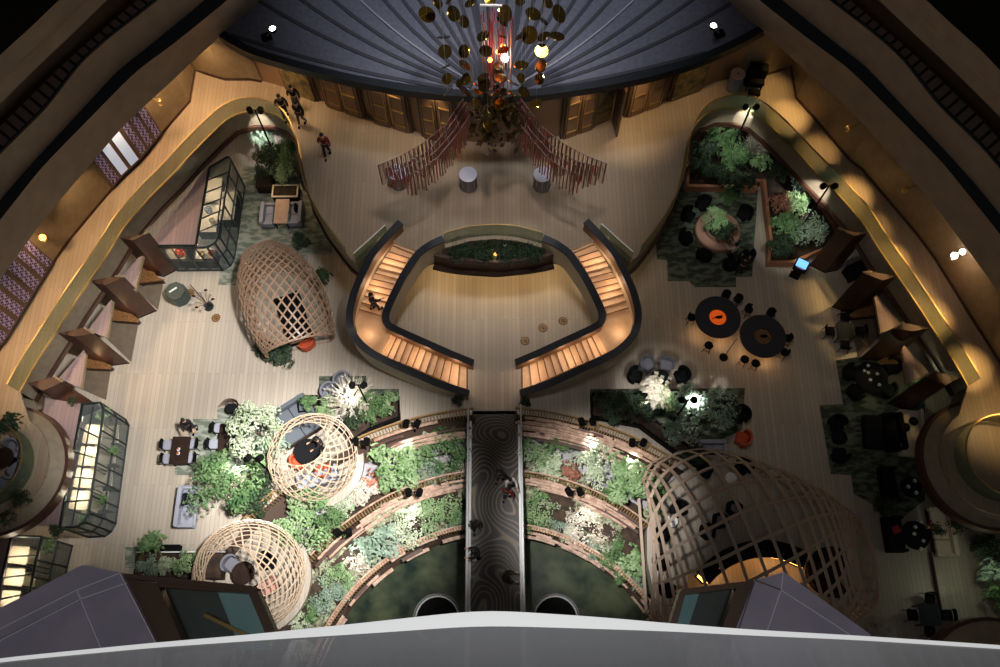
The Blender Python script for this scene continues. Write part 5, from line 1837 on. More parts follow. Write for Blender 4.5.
UB, LB = -1.0, -1.9          # upper and lower bed of the sunken garden
PL = [
    # left upper bed
    (400, 465, 25, UB, 1.8, 'bushy', 'bright', 'large bright green shrub left of the bridge in the upper bed, second from the bridge'),
    (446, 450, 22, UB, 1.5, 'fine', 'green', 'green shrub in the upper bed touching the left side of the bridge'),
    (460, 466, 10, UB, .9, 'bushy', 'white', 'small whitish shrub at the left bridge edge in the upper bed'),
    (424, 446, 12, UB, 1.0, 'bushy', 'pale', 'small pale shrub between the two larger ones left of the bridge'),
    (432, 473, 12, UB, .8, 'fine', 'grey', 'small grey-green shrub above the middle railing left of the bridge'),
    (376, 482, 12, UB, .9, 'broad', 'red', 'russet leaved patch beside the round woven pod'),
    (362, 494, 14, UB, .9, 'bushy', 'white', 'white flowering shrub right of the round woven pod'),
    (342, 503, 14, UB, .9, 'fine', 'pale', 'pale shrub below the round woven pod'),
    (306, 518, 27, UB, 2.0, 'fine', 'bright', 'largest bright green tree between the two round woven pods'),
    (327, 528, 18, UB, 1.5, 'fine', 'green', 'darker green shrub at the right foot of the largest bright tree'),
    (300, 545, 12, UB, .9, 'fine', 'pale', 'pale shrub at the right edge of the lower left pod'),
    # left lower bed
    (440, 514, 20, LB, 1.4, 'fine', 'bright', 'round light green shrub in the lower bed touching the left side of the bridge'),
    (458, 517, 10, LB, 1.0, 'bushy', 'grey', 'small grey-green shrub in the lower bed at the left bridge edge'),
    (411, 524, 20, LB, 1.3, 'fine', 'pale', 'pale yellow-green shrub in the lower bed, second from the bridge on the left'),
    (378, 543, 21, LB, 1.3, 'bushy', 'grey', 'silver leaved shrub in the lower bed, third from the bridge on the left'),
    (359, 563, 12, LB, 1.0, 'bushy', 'white', 'small white flowering shrub below the silver leaved one'),
    (338, 578, 15, LB, 1.1, 'fine', 'bright', 'yellow-green shrub at the bend of the lower left bed'),
    (327, 596, 16, LB, 1.2, 'fine', 'grey', 'blue-green feathery shrub at the bend of the lower left bed'),
    (312, 612, 14, LB, 1.0, 'broad', 'green', 'broad leaved green plant in the lower left bed near the parapet'),
    (298, 620, 13, LB, 1.0, 'bushy', 'pale', 'pale shrub at the left end of the lower bed by the parapet'),
    # right upper bed
    (536, 452, 16, UB, 1.3, 'fine', 'bright', 'light green shrub in the upper bed touching the right side of the bridge'),
    (556, 442, 16, UB, 1.3, 'fine', 'green', 'mid green shrub in the upper bed, second from the bridge on the right'),
    (550, 466, 15, UB, 1.0, 'bushy', 'pale', 'pale shrub low in the upper bed just right of the bridge'),
    (572, 470, 10, UB, .8, 'broad', 'red', 'russet leaved plant in the right upper bed'),
    (595, 464, 22, UB, 1.7, 'fine', 'pale', 'large pale round shrub in the right upper bed'),
    (632, 480, 26, UB, 1.9, 'bushy', 'bright', 'large vivid green shrub in the right upper bed, below the railing lamps'),
    (652, 492, 17, UB, 1.5, 'bushy', 'green', 'green shrub in the right upper bed against the giant pod'),
    (612, 492, 12, UB, 1.0, 'fine', 'green', 'small green shrub left under the large vivid one'),
    # right lower bed
    (537, 508, 16, LB, 1.3, 'fine', 'bright', 'light green shrub in the lower bed touching the right side of the bridge'),
    (530, 525, 9, LB, .8, 'bushy', 'green', 'small green shrub above the pool at the right bridge edge'),
    (560, 517, 14, LB, 1.0, 'spiky', 'grey', 'grey feathery plant in the lower bed, second from the bridge on the right'),
    (584, 524, 19, LB, 1.2, 'fine', 'white', 'whitish shrub in the lower bed, third from the bridge on the right'),
    (603, 541, 12, LB, .9, 'bushy', 'white', 'small white flowering shrub right of the whitish one in the lower bed'),
    (614, 552, 15, LB, 1.1, 'fine', 'green', 'green shrub in the lower bed at the right bend'),
    (632, 563, 15, LB, 1.1, 'broad', 'bright', 'big leaved light green plant in the lower right bed beside the giant pod'),
    (645, 582, 12, LB, .9, 'fine', 'grey', 'grey-green shrub at the right end of the lower bed'),
    (550, 506, 11, LB, .9, 'fine', 'pale', 'pale green shrub in the lower bed right of the bridge, close under the middle railing'),
    (570, 534, 10, LB, .8, 'bushy', 'pale', 'pale low shrub above the pool, under the whitish one on the right'),
    (594, 548, 10, LB, .8, 'fine', 'grey', 'grey-green low shrub above the pool at the right bend'),
    (613, 534, 10, LB, .8, 'fine', 'white', 'whitish shrub close under the middle railing at the right bend'),
    (622, 574, 10, LB, .8, 'bushy', 'green', 'small green shrub above the pool near the giant pod'),
    (346, 590, 9, LB, .7, 'fine', 'pale', 'pale low shrub at the pool edge below the feathery blue-green one'),
    (392, 548, 9, LB, .7, 'bushy', 'white', 'small white shrub at the pool edge right of the silver leaved one'),
    (392, 512, 11, LB, .9, 'fine', 'grey', 'grey shrub close under the middle railing left of the bridge'),
    # left lounge
    (226, 487, 36, 0, 2.2, 'fine', 'green', 'big green tree with a bright lit crown beside the grey sofa on the left'),
    (252, 497, 22, 0, 1.4, 'bushy', 'dark', 'darker green tree right of the big lit one on the left'),
    (255, 430, 30, 0, 2.4, 'fine', 'pale', 'pale grey-green tree over the half hidden walnut table'),
    (272, 446, 16, 0, 1.5, 'bushy', 'grey', 'grey-green shrub at the left edge of the round woven pod'),
    (262, 462, 14, 0, 1.4, 'broad', 'bright', 'large leaved light green plant left of the round woven pod'),
    (263, 480, 14, 0, 1.2, 'bushy', 'dark', 'dark shrub between the big tree and the round woven pod'),
    (199, 499, 10, 0, 1.1, 'fine', 'grey', 'small feathery grey plant over the grey sofa'),
    (350, 397, 28, .3, 2.0, 'spiky', 'white', 'white twiggy leafless tree under the tall lamp left of the bridge'),
    (372, 408, 17, .3, 1.3, 'fine', 'green', 'green shrub under the white twiggy tree'),
    (388, 402, 12, .3, 1.1, 'bushy', 'bright', 'round light green shrub at the right end of the left trough'),
    (355, 420, 14, .3, .9, 'bushy', 'dark', 'dark shrub at the left end of the trough by the railing'),
    (309, 402, 10, .4, .8, 'bushy', 'green', 'small green shrub in the small black planter box'),
    (328, 407, 12, .3, 1.0, 'fine', 'bright', 'light green shrub left under the white twiggy tree'),
    (457, 401, 7, 0, .6, 'bushy', 'dark', 'small dark bush at the foot of the left stair by the bridge'),
    (526, 402, 7, 0, .6, 'bushy', 'dark', 'small dark bush at the foot of the right stair by the bridge'),
    (153, 543, 14, .55, .9, 'broad', 'green', 'big leaved green plant in the round olive pot'),
    (148, 567, 13, .4, .8, 'fine', 'grey', 'grey-green plant at the left end of the lower left trough'),
    (167, 566, 11, .4, .8, 'bushy', 'pale', 'pale shrub in the lower left trough, second from the left'),
    (183, 564, 13, .4, .9, 'bushy', 'bright', 'bright green shrub in the middle of the lower left trough'),
    (201, 558, 9, .4, .9, 'broad', 'green', 'large leaved plant near the right end of the lower left trough'),
    (280, 357, 17, 0, .7, 'bushy', 'dark', 'dark green bush under the mouth of the tall upper woven pod'),
    (262, 348, 10, 0, .6, 'bushy', 'dark', 'small dark bush left under the mouth of the tall upper pod'),
    (324, 279, 11, 0, 1.0, 'broad', 'dark', 'dark leafy plant at the right side of the tall upper pod'),
    (300, 241, 11, 0, .9, 'bushy', 'dark', 'dark plant above the tall upper pod, below the rose-oak table'),
    (262, 139, 13, .6, 2.0, 'broad', 'grey', 'brightly lit silvery tree at the upper left under the lamp'),
    (278, 140, 12, .6, 1.9, 'spiky', 'white', 'pinkish white twiggy tree at the upper left'),
    (272, 158, 17, .6, 1.6, 'bushy', 'dark', 'dark green tree at the upper left over the dark planter box'),
    (290, 156, 14, .6, 1.7, 'fine', 'green', 'green tree at the upper left nearest the curved upper floor'),
    (284, 174, 13, .6, 1.2, 'fine', 'bright', 'fresh green shrub in the pale rimmed planter above the rose-oak table'),
    (262, 174, 9, .6, 1.0, 'bushy', 'dark', 'dark shrub in the dark wooden planter box'),
    (12, 424, 13, 4.2, 1.2, 'broad', 'dark', 'dark broad leaved plant at the top of the left bay'),
    (22, 498, 10, 4.2, .9, 'bushy', 'dark', 'dark plant at the bottom of the left bay'),
    (8, 519, 9, 4.2, .9, 'fine', 'dark', 'feathery dark plant at the bottom edge of the left bay'),
    (104, 414, 7, 1.6, .8, 'bushy', 'bright', 'lit climbing plant at the top of the long left kiosk'),
    (116, 450, 6, 1.4, .8, 'broad', 'green', 'small climbing plant behind the upper front glass of the long left kiosk'),
    (103, 500, 6, 1.4, .8, 'broad', 'green', 'small climbing plant behind the lower front glass of the long left kiosk'),
    (85, 520, 6, 1.6, .8, 'bushy', 'bright', 'lit plant at the lower rounded corner of the long left kiosk'),
    (50, 546, 9, 1.2, 1.2, 'broad', 'green', 'climbing plant at the top of the lower left corner kiosk'),
    (56, 531, 9, 2.8, .5, 'bushy', 'dark', 'dark plants on top of the corner kiosk, below the long kiosk'),
    (73, 401, 5, 2.8, .4, 'bushy', 'dark', 'small dark plant on the roof of the long kiosk by the partitions'),
    # upper right planter bed
    (706, 152, 16, .45, 1.7, 'broad', 'dark', 'dark large leaved tree at the left end of the upper right bed'),
    (722, 138, 16, .45, 2.0, 'broad', 'green', 'green large leaved tree at the top of the upper right bed'),
    (738, 122, 10, .45, 2.2, 'bushy', 'bright', 'brightest lit plant right below the lamp at the top of the upper right bed'),
    (757, 141, 16, .45, 1.9, 'spiky', 'white', 'pinkish twiggy tree at the top right of the upper right bed'),
    (733, 158, 18, .45, 1.7, 'bushy', 'green', 'leafy green shrub in the middle of the upper right bed above the ring seat'),
    (700, 168, 13, .45, 1.3, 'bushy', 'dark', 'dark shrub at the lower left corner of the upper right bed'),
    (719, 174, 13, .45, 1.2, 'bushy', 'dark', 'dark shrub behind the timber edge above the ring seat'),
    (742, 182, 15, .45, 1.5, 'broad', 'dark', 'dark overhanging plant right of the ring seat planting'),
    (760, 164, 12, .45, 1.3, 'broad', 'bright', 'light green large leaved plant near the bend of the upper right bed'),
    (778, 172, 12, .45, 1.2, 'bushy', 'dark', 'dark shrub with pale flowers along the right walkway'),
    (803, 181, 15, .45, 2.0, 'fine', 'grey', 'silvery green lit tree beside the right walkway'),
    (782, 204, 13, .45, 1.3, 'bushy', 'red', 'russet flowered shrub in the right arm of the upper right bed'),
    (797, 205, 13, .45, 1.6, 'bushy', 'bright', 'bright green shrub under the slanted lamp in the right arm of the bed'),
    (785, 228, 18, .45, 1.8, 'bushy', 'green', 'large green tree in the right arm above the blue screen'),
    (807, 232, 18, .45, 1.9, 'fine', 'grey', 'grey-green feathery tree at the lower right of the right arm'),
    (782, 248, 15, .45, 1.3, 'bushy', 'dark', 'dark shrub at the lower end of the right arm of the bed'),
    (715, 220, 14, .6, 1.2, 'fine', 'bright', 'lit bright plant inside the round ring seat'),
    (726, 232, 12, .6, .9, 'bushy', 'dark', 'dark shrub inside the round ring seat'),
    (729, 198, 11, 0, 1.5, 'bushy', 'green', 'green plant between the ring seat and the timber edged bed'),
    # centre right trough
    (615, 404, 22, .35, 1.2, 'bushy', 'dark', 'dark shrub at the left end of the trough right of the bridge'),
    (640, 410, 16, .35, 1.2, 'bushy', 'dark', 'dark shrub under the white blossoms right of the bridge'),
    (652, 391, 21, .35, 1.9, 'broad', 'white', 'white flowering tree right of the bridge'),
    (666, 402, 14, .35, 1.7, 'bushy', 'bright', 'bright small tree between the white flowering and the big dark tree'),
    (703, 412, 32, .35, 2.6, 'fine', 'grey', 'big dark green tree with a glaring lit spot right of the bridge'),
    (724, 410, 16, .35, 2.0, 'bushy', 'dark', 'darker right half of the big tree, beside the orange armchair'),
    (674, 432, 14, .35, 1.2, 'fine', 'grey', 'grey-green shrub at the railing below the big dark tree'),
    (692, 455, 14, .35, 1.0, 'bushy', 'dark', 'dark shrub at the upper left corner of the giant pod'),
    # crescent planter
    (460, 251, 11, 3.7, .7, 'grassy', 'dark', 'dark grassy plants at the left end of the crescent planter'),
    (484, 251, 12, 3.7, .7, 'grassy', 'dark', 'dark grassy plants left of the middle of the crescent planter'),
    (508, 251, 12, 3.7, .7, 'grassy', 'dark', 'dark grassy plants right of the middle of the crescent planter'),
    (531, 252, 11, 3.7, .7, 'grassy', 'dark', 'dark grassy plants at the right end of the crescent planter'),
    # right lounge
    (912, 378, 8, 0.02, 1.4, 'bushy', 'bright', 'small lit yellow-green plant in the third right booth'),
    (889, 322, 6, .5, .6, 'bushy', 'green', 'small plant on the second right booth shelf'),
    (884, 508, 12, 0, 1.0, 'bushy', 'dark', 'dark plant at the far end of the mottled rug'),
    (938, 530, 7, .9, .5, 'broad', 'dark', 'dark green plant beside the red flowers'),
    (960, 524, 11, 0, 1.4, 'bushy', 'dark', 'dark plant behind the cream couch under the right bay'),
    (982, 548, 16, 0, 1.6, 'bushy', 'dark', 'dark tree behind the cream couch near the frame edge'),
    (990, 572, 14, 0, 2.0, 'bushy', 'grey', 'lit grey-green tree at the right frame edge above the corner bay'),
    (996, 598, 13, 0, 1.8, 'bushy', 'green', 'green tree at the right frame edge just above the corner bay'),
    (878, 624, 12, 0, 1.0, 'spiky', 'white', 'pale spiky plant beside the right stone wall'),
]
for a in PL:
    plant(*a)

# low ground cover filling the beds between the shrubs
rnd = random.Random(3)
for nm_, r0, r1, zb, cy in (('upper', 10.9, 12.7, UB, -3.1), ('lower', 8.8, 9.6, LB, -2.1)):
    for m in (False, True):
        mb = MB()
        for k in range(8000):
            a = R(rnd.uniform(95, 168))
            r_ = rnd.uniform(r0, r1)
            if noise.noise(Vector((r_ * math.cos(a), r_ * math.sin(a), 0)) * .7) < -.12:
                continue
            p = Vector((CX - (-1 if not m else 1) * r_ * math.cos(a), cy + r_ * math.sin(a), zb + rnd.uniform(.02, .3)))
            ax = Vector((rnd.gauss(0, 1), rnd.gauss(0, 1), rnd.gauss(0, .4))).normalized()
            s_ = ax.cross(Vector((rnd.gauss(0, .4), rnd.gauss(0, .4), 1))).normalized() * .045
            L = ax * rnd.uniform(.08, .15)
            mb.add([p - L, p + s_, p + L, p - s_], [(0, 1, 2, 3)])
        o = mb.build('ground_cover', M_cover)
        o['kind'] = 'stuff'
        tag(o, f'low leafy ground cover of the {nm_} garden bed {"right" if m else "left"} of the bridge', 'ground cover')

# ------------------------------------------------------------------ garden and lounge lamps
def twin_lamp(px, py, zb, h, lab, tilt=(0, -1), white=3.0, aim=None, energy=0, lean=0.0, base=None):
    """post with two lamp heads at px, py (the place of the heads)"""
    p = W(px, py, zb + h)
    b = Vector((p.x, p.y, zb)) if base is None else W(base[0], base[1], zb)
    t = thing('twin_spot_lamp', lab, 'lamp', tuple(b))
    MB().tube([b, p], .045, 6).build('pole', M_black, t)
    MB().lathe(tuple(b), [(0, .05), (.16, .04), (.18, 0)], 16).build('base', M_black, t)
    MB().tube([p - Vector((.28, 0, 0)), p + Vector((.28, 0, 0))], .03, 5).build('cross_arm', M_black, t)
    tg = W(aim[0], aim[1], zb + .8) if aim else p + Vector((0, -1, -3))
    for s_ in (-1, 1):
        q = p + Vector((.26 * s_, 0, 0))
        d = (tg - q).normalized()
        hd = MB().tube([q - d * .12, q + d * .2], .15, 10).build('lamp_head', M_black, t)
        MB().tube([q + d * .2, q + d * .215], .12, 10).build('lens', M_lampw, hd)
    if energy:
        d = (tg - p).normalized()
        spot('lamp_beam', p + d * .5, tg, energy, 62 if zb < 0 else 42, (1, .98, .92), .8, .08)
    return t


for a in [
    (412, 423, UB, 2.6, 'twin black spot lamp on the outer railing left of the bridge', (398, 462), 420),
    (361, 441, UB, 2.6, 'twin black spot lamp on the outer railing by the round woven pod', (360, 485), 350),
    (414, 492, LB, 2.6, 'twin black spot lamp on the middle railing left of the bridge', (412, 522), 320),
    (343, 532, LB, 2.6, 'twin black spot lamp on the middle railing below the largest bright tree', (355, 560), 320),
    (587, 421, UB, 2.6, 'twin black spot lamp on the outer railing right of the bridge', (595, 462), 420),
    (638, 442, UB, 2.6, 'twin black spot lamp on the outer railing above the vivid green shrub', (628, 475), 480),
    (574, 491, LB, 2.6, 'twin black spot lamp on the middle railing right of the bridge', (590, 530), 420),
]:
    twin_lamp(a[0], a[1], a[2], a[3], a[4], aim=a[5], energy=a[6] * .8)
for (x, y, bx, by, h, lab, aim, en) in [
    (358, 385, 379, 416, 3.8, 'tall leaning lamp post over the white twiggy tree', (350, 398), 500),
    (254, 458, 238, 462, 3.2, 'leaning lamp post above the big lit tree on the left', (224, 480), 700),
    (255, 110, 264, 132, 5.4, 'leaning lamp post at the upper left over the silvery tree', (268, 142), 520),
    (751, 107, 744, 125, 5.4, 'lamp post at the top of the upper right bed', (736, 124), 520),
    (829, 186, 813, 206, 5.6, 'slanted lamp post beside the right walkway', (803, 200), 600),
    (688, 400, 664, 428, 4.4, 'slanted lamp post between the white flowering and the big dark tree', (700, 405), 950),
]:
    twin_lamp(x, y, 0, h, lab, aim=aim, energy=en * 2)
spot('lamp_beam', W(655, 388, 4.2), W(655, 392, 1.5), 500, 60, (1, .98, .92), .8, .1)
spot('lamp_beam', W(718, 214, 4), W(716, 222, .8), 200, 50, (.9, 1, .9), .8, .1)
spot('lamp_beam', W(786, 230, 4.8), W(795, 225, 1), 300, 70, (.95, 1, .92), .8, .1)
spot('lamp_beam', W(733, 140, 4.8), W(728, 150, 1), 260, 80, (.95, 1, .92), .8, .1)
point('plant_uplight', W(909, 377, 1.9), 16, (.95, 1, .6), .05)
point('plant_uplight', W(984, 574, 2.6), 25, (.9, 1, .7), .05)
point('plant_uplight', W(495, 256, 4.1), 5, (1, .8, .3), .05)
for (x, y, k) in ((495, 256, 'middle'), (505, 247, 'right of the middle')):
    p = W(x, y, 3.85)
    t = thing('planter_light', f'tiny glowing spike light in the {k} of the crescent planter', 'light', tuple(p))
    MB().lathe(tuple(p), [(0, .25), (.07, .2), (.07, .15), (0, .1)], 12).build('lens', M_lampo if k == 'middle' else M_grey, t)
    MB().tube([p - Vector((0, 0, .15)), p + Vector((0, 0, .12))], .03, 5).build('spike', M_black, t)

# walkway downlights in the soffit over both walkways, warm lights under the upper floor
for (x, y, e_, an) in [(789, 117, 1500, 34), (818, 152, 700, 34), (851, 195, 1500, 34), (889, 262, 1300, 34), (930, 318, 1500, 34), (968, 368, 1500, 34), (1000, 420, 450, 62), (770, 92, 600, 40), (870, 230, 600, 36), (910, 292, 600, 36)]:
    q = W(x, y, 4.2)
    spot('walkway_downlight', q + Vector((.5, .3, 4.2)), q, e_, an, (1, .64, .24), 1.0, .1)
for (x, y, e_, an) in [(215, 95, 1020, 90), (185, 130, 816, 80), (150, 172, 748, 80), (110, 220, 748, 80), (72, 275, 748, 80), (40, 330, 680, 80), (12, 375, 680, 80), (250, 95, 680, 80), (285, 108, 544, 80)]:
    q = W(x, y, 4.2)
    spot('walkway_downlight', q + Vector((-.2, 0, 4.2)), q, e_, an, (1, .66, .36), 1.0, .1)
for (x, y, e_) in [(635, 128, 420), (303, 100, 160), (690, 97, 260), (345, 116, 160), (393, 131, 170), (440, 145, 150), (578, 140, 170)]:
    q = W(x, y, 4.2)
    spot('door_spot_fill', q + Vector((0, 0, 4.0)), q, e_, 70, (1, .7, .36), 1.0, .1)  # mostly fill added to brighten the doors, besides the light pool at right
for (x, y, e_) in [(440, 285, 200), (495, 292, 170), (550, 285, 200), (350, 285, 25), (640, 285, 25)]:
    q = W(x, y, 0)
    spot('soffit_light', Vector((q.x, q.y + 1.2, 2.8)), q, e_, 110, (1, .66, .28), 1.0, .1)
# wall lamps
for k, (x, y, z, m_, lab, en) in enumerate([(160, 102, 6.6, M_gold, 'small brass wall lamp high above the upper lattice panes', 6), (43, 238, 6.5, M_lampo, 'small red glowing wall lamp above the lower lattice panes', 4),
                                            (954, 256, 6.5, M_lampw, 'bright double globe wall lamp on the right wall', 25), (905, 190, 6.4, M_gold, 'small brass wall lamp on the upper right wall', 0), (848, 129, 6.5, M_gold, 'small dim wall fitting high on the upper right wall', 0)]):
    p = W(x, y, z)
    t = thing('wall_lamp', lab, 'lamp', tuple(p))
    s_ = -1 if x > 500 else 1
    MB().lathe((p.x, p.y, p.z - .15), [(0, 0), (.12, 0), (.12, .3), (0, .3)], 14).build('back_plate', M_gold, t)
    MB().tube([p, p - Vector((s_ * .6, -.3, 0))], .03, 5).build('arm', M_gold, t)
    MB().ball(tuple(p + Vector((0, 0, .05))), .15, 10).build('globe', m_, t)
    if k == 2:
        MB().ball(tuple(p + Vector((.35, .15, .1))), .13, 10).build('globe', m_, t)
    if en:
        point('wall_lamp_light', p + Vector((0, -.3, -.4)), en, (1, .6, .35), .1)

# ------------------------------------------------------------------ chandelier of tilted discs with hanging curtains
discs = [(427, 14.6, 9), (453.5, 13.7, 8), (464, 21.5, 6.5), (443.5, 37, 7), (445, 51.5, 7), (464, 51.5, 7), (483, 36, 7), (486, 51, 7), (446, 66.5, 5.5), (465, 65, 7), (447, 79, 6), (466, 79, 6), (460, 83, 5), (474, 83, 6), (483, 77, 7),
         (505, 13.7, 8.5), (502, 21.5, 7), (533, 13.7, 8), (543.5, 21, 6), (559, 13.7, 9.5), (529, 35, 9), (543.5, 36.5, 7), (520, 36, 7), (557, 36, 8), (502, 36.5, 5), (503, 50, 6), (541.5, 51, 7.5), (521, 65, 7.5), (541, 66, 7), (539.5, 79, 6), (521, 78, 5), (513.5, 83, 6), (500, 78, 7),
         (448, 92, 6.5), (465, 91, 8), (478, 92, 6), (484, 84, 8), (536, 103, 6.5), (524, 92, 6.5), (512, 93, 6), (475, 103, 5), (474, 110, 5.5), (475, 119, 5.5), (488, 125, 6), (492, 112, 6), (500, 104, 7), (508, 112, 6), (495, 92, 7), (438, 3, 6), (450, 0, 6), (490, 0, 6), (470, 3, 6), (548, 3, 6), (520, 2, 5)]
cc = W(498, 60, 13)
t = thing('disc_chandelier', 'chandelier of tilted golden discs with a glowing red core and dangling dark leaves', 'chandelier', tuple(cc))
rnd = random.Random(5)
for k, (x, y, rr) in enumerate(discs):
    z = 15 - 4.5 * (y / 125)
    p = W(x, y, z)
    r_ = rr / SC(x, y, z)
    mb = MB()
    mb.lathe((0, 0, 0), [(0, .025), (r_ * .9, .02), (r_, 0), (r_ * .9, -.02), (0, -.025)], 22)
    ax = Matrix.Rotation(rnd.uniform(-.75, .75), 3, 'X') @ Matrix.Rotation(rnd.uniform(-.75, .75), 3, 'Y')
    mb.v = [p + ax @ v for v in mb.v]
    mb.build('disc', M_goldd if k % 5 == 0 or y > 60 and k % 2 else M_goldk, t)
    MB().tube([p, p + Vector((0, 0, 17 - z))], .003, 3).build('hanging_wire', M_grey, t)
for k in range(98):
    a, r_ = rnd.uniform(0, 2 * PI), math.sqrt(rnd.random())
    x, y = 497 + (24 + 12 * math.sin(a)) * r_ * math.cos(a), 121 + 36 * r_ * math.sin(a)
    z = 11.5 - 2.5 * (y - 84) / 70
    p = W(x, y, z)
    mb = MB()
    L = rnd.uniform(.16, .28) if y > 128 else rnd.uniform(.24, .38)
    dd = Vector((rnd.gauss(0, .6), rnd.gauss(0, .6), -1)).normalized()
    sd = dd.cross(Vector((rnd.gauss(0, 1), rnd.gauss(0, 1), .1))).normalized()
    nn = dd.cross(sd)
    q = [p - dd * L, p + sd * L * .45, p + dd * L, p - sd * L * .45]
    mb.slab(q, nn * .012)
    mb.build('leaf', M_leafd, t)
lf = MB()
for k in range(150):
    a, r_ = rnd.uniform(0, 2 * PI), math.sqrt(rnd.random())
    x, y = 497 + 27 * r_ * math.cos(a), 116 + 30 * r_ * math.sin(a)
    p = W(x, y, 11.3 - 2.2 * (y - 84) / 70)
    dd = Vector((rnd.gauss(0, .6), rnd.gauss(0, .6), -1)).normalized()
    sd = dd.cross(Vector((rnd.gauss(0, 1), rnd.gauss(0, 1), .1))).normalized()
    L = rnd.uniform(.12, .22)
    lf.slab([p - dd * L, p + sd * L * .45, p + dd * L, p - sd * L * .45], dd.cross(sd) * .012)
lf.build('leaf_cluster', M_leafd, t)['kind'] = 'stuff'
for k in range(34):
    a = 2 * PI * k / 17
    r_ = .28 + .3 * (k % 2)
    p = W(497, 62, 11.6) + Vector((r_ * math.cos(a), r_ * math.sin(a), 0))
    MB().tube([p - Vector((0, 0, 1.6)), p + Vector((0, 0, 2.6))], .022, 4).build('core_rod', M_red if k % 3 else M_grey, t)
for k in range(4):
    p = W([505, 498, 490, 503][k], [58, 52, 60, 46][k], 12.3)
    MB().ball(tuple(p), .1 if k else .16, 8).build('bulb', M_lampw if k == 0 else M_lampo, t)
MB().sweep([W(480, 5, 15.3), W(502, 5.5, 15.3)], .07, .03, .03).build('cross_bar', M_white, t)
MB().lathe(tuple(W(498, 80, 11)), [(.2, 0), (.26, .3), (.2, .9), (0, 1.0)], 20).build('lower_hub', M_leafd, t)
point('chandelier_glow', W(500, 50, 13.0), 30, (1, .3, .16), .3)
point('chandelier_glow', W(505, 66, 11.5), 30, (1, .75, .5), .3)
CUR = [[(463, 99), (454, 112), (444, 126), (423, 143), (400, 156), (378, 165)],
       [(466, 102), (457, 116), (449, 127), (429, 150), (408, 162), (386, 168)],
       [(468, 106), (460, 121), (453, 132), (434, 153), (414, 164), (394, 172)],
       [(468, 117), (460, 130), (449, 144), (438, 157), (422, 169), (405, 176)]]
for m in (False, True):
    side = 'right' if m else 'left'
    c0 = W(430, 150, 9.2, m)
    t = thing('rod_curtain', f'curved hanging curtain of rose coloured glass rods on the {side} under the chandelier', 'hanging curtain', tuple(c0))
    for j, cu in enumerate(CUR):
        pth = smoothp([W(x, y, 9.4, m) for x, y in cu], 26, 1)
        MB().tube(pth, .014, 5).build('curved_rail', M_railg, t)
        n_ = 25
        fr = resample(pth, 76)
        fringe = fringe if j else MB()
        for k in range(76):
            if k % 3:
                fringe.tube([fr[k], fr[k] - Vector((0, 0, 1.3 + .3 * math.sin(k * .7 + j)))], .015, 3)
        if j == 3:
            fringe.build('rod_fringe', M_rod, t)['kind'] = 'stuff'
        for k in range(n_):
            p = pth[0].lerp(pth[1], 0) if False else resample(pth, n_)[k]
            L = 1.35 + .35 * math.sin(k * 1.9 + j) * .5 + (.25 if j == 3 else 0)
            MB().tube([p, p - Vector((0, 0, L))], .03, 4).build('glass_rod', (M_red if (k * 7 + j) % 9 == 0 else M_rod), t)
    for k in range(3):
        a_, b_ = [W(*CUR[0][1 + k], 9.4, m), W(*CUR[3][1 + k], 9.4, m)]
        MB().tube([a_, b_], .012, 4).build('cross_tie', M_railg, t)

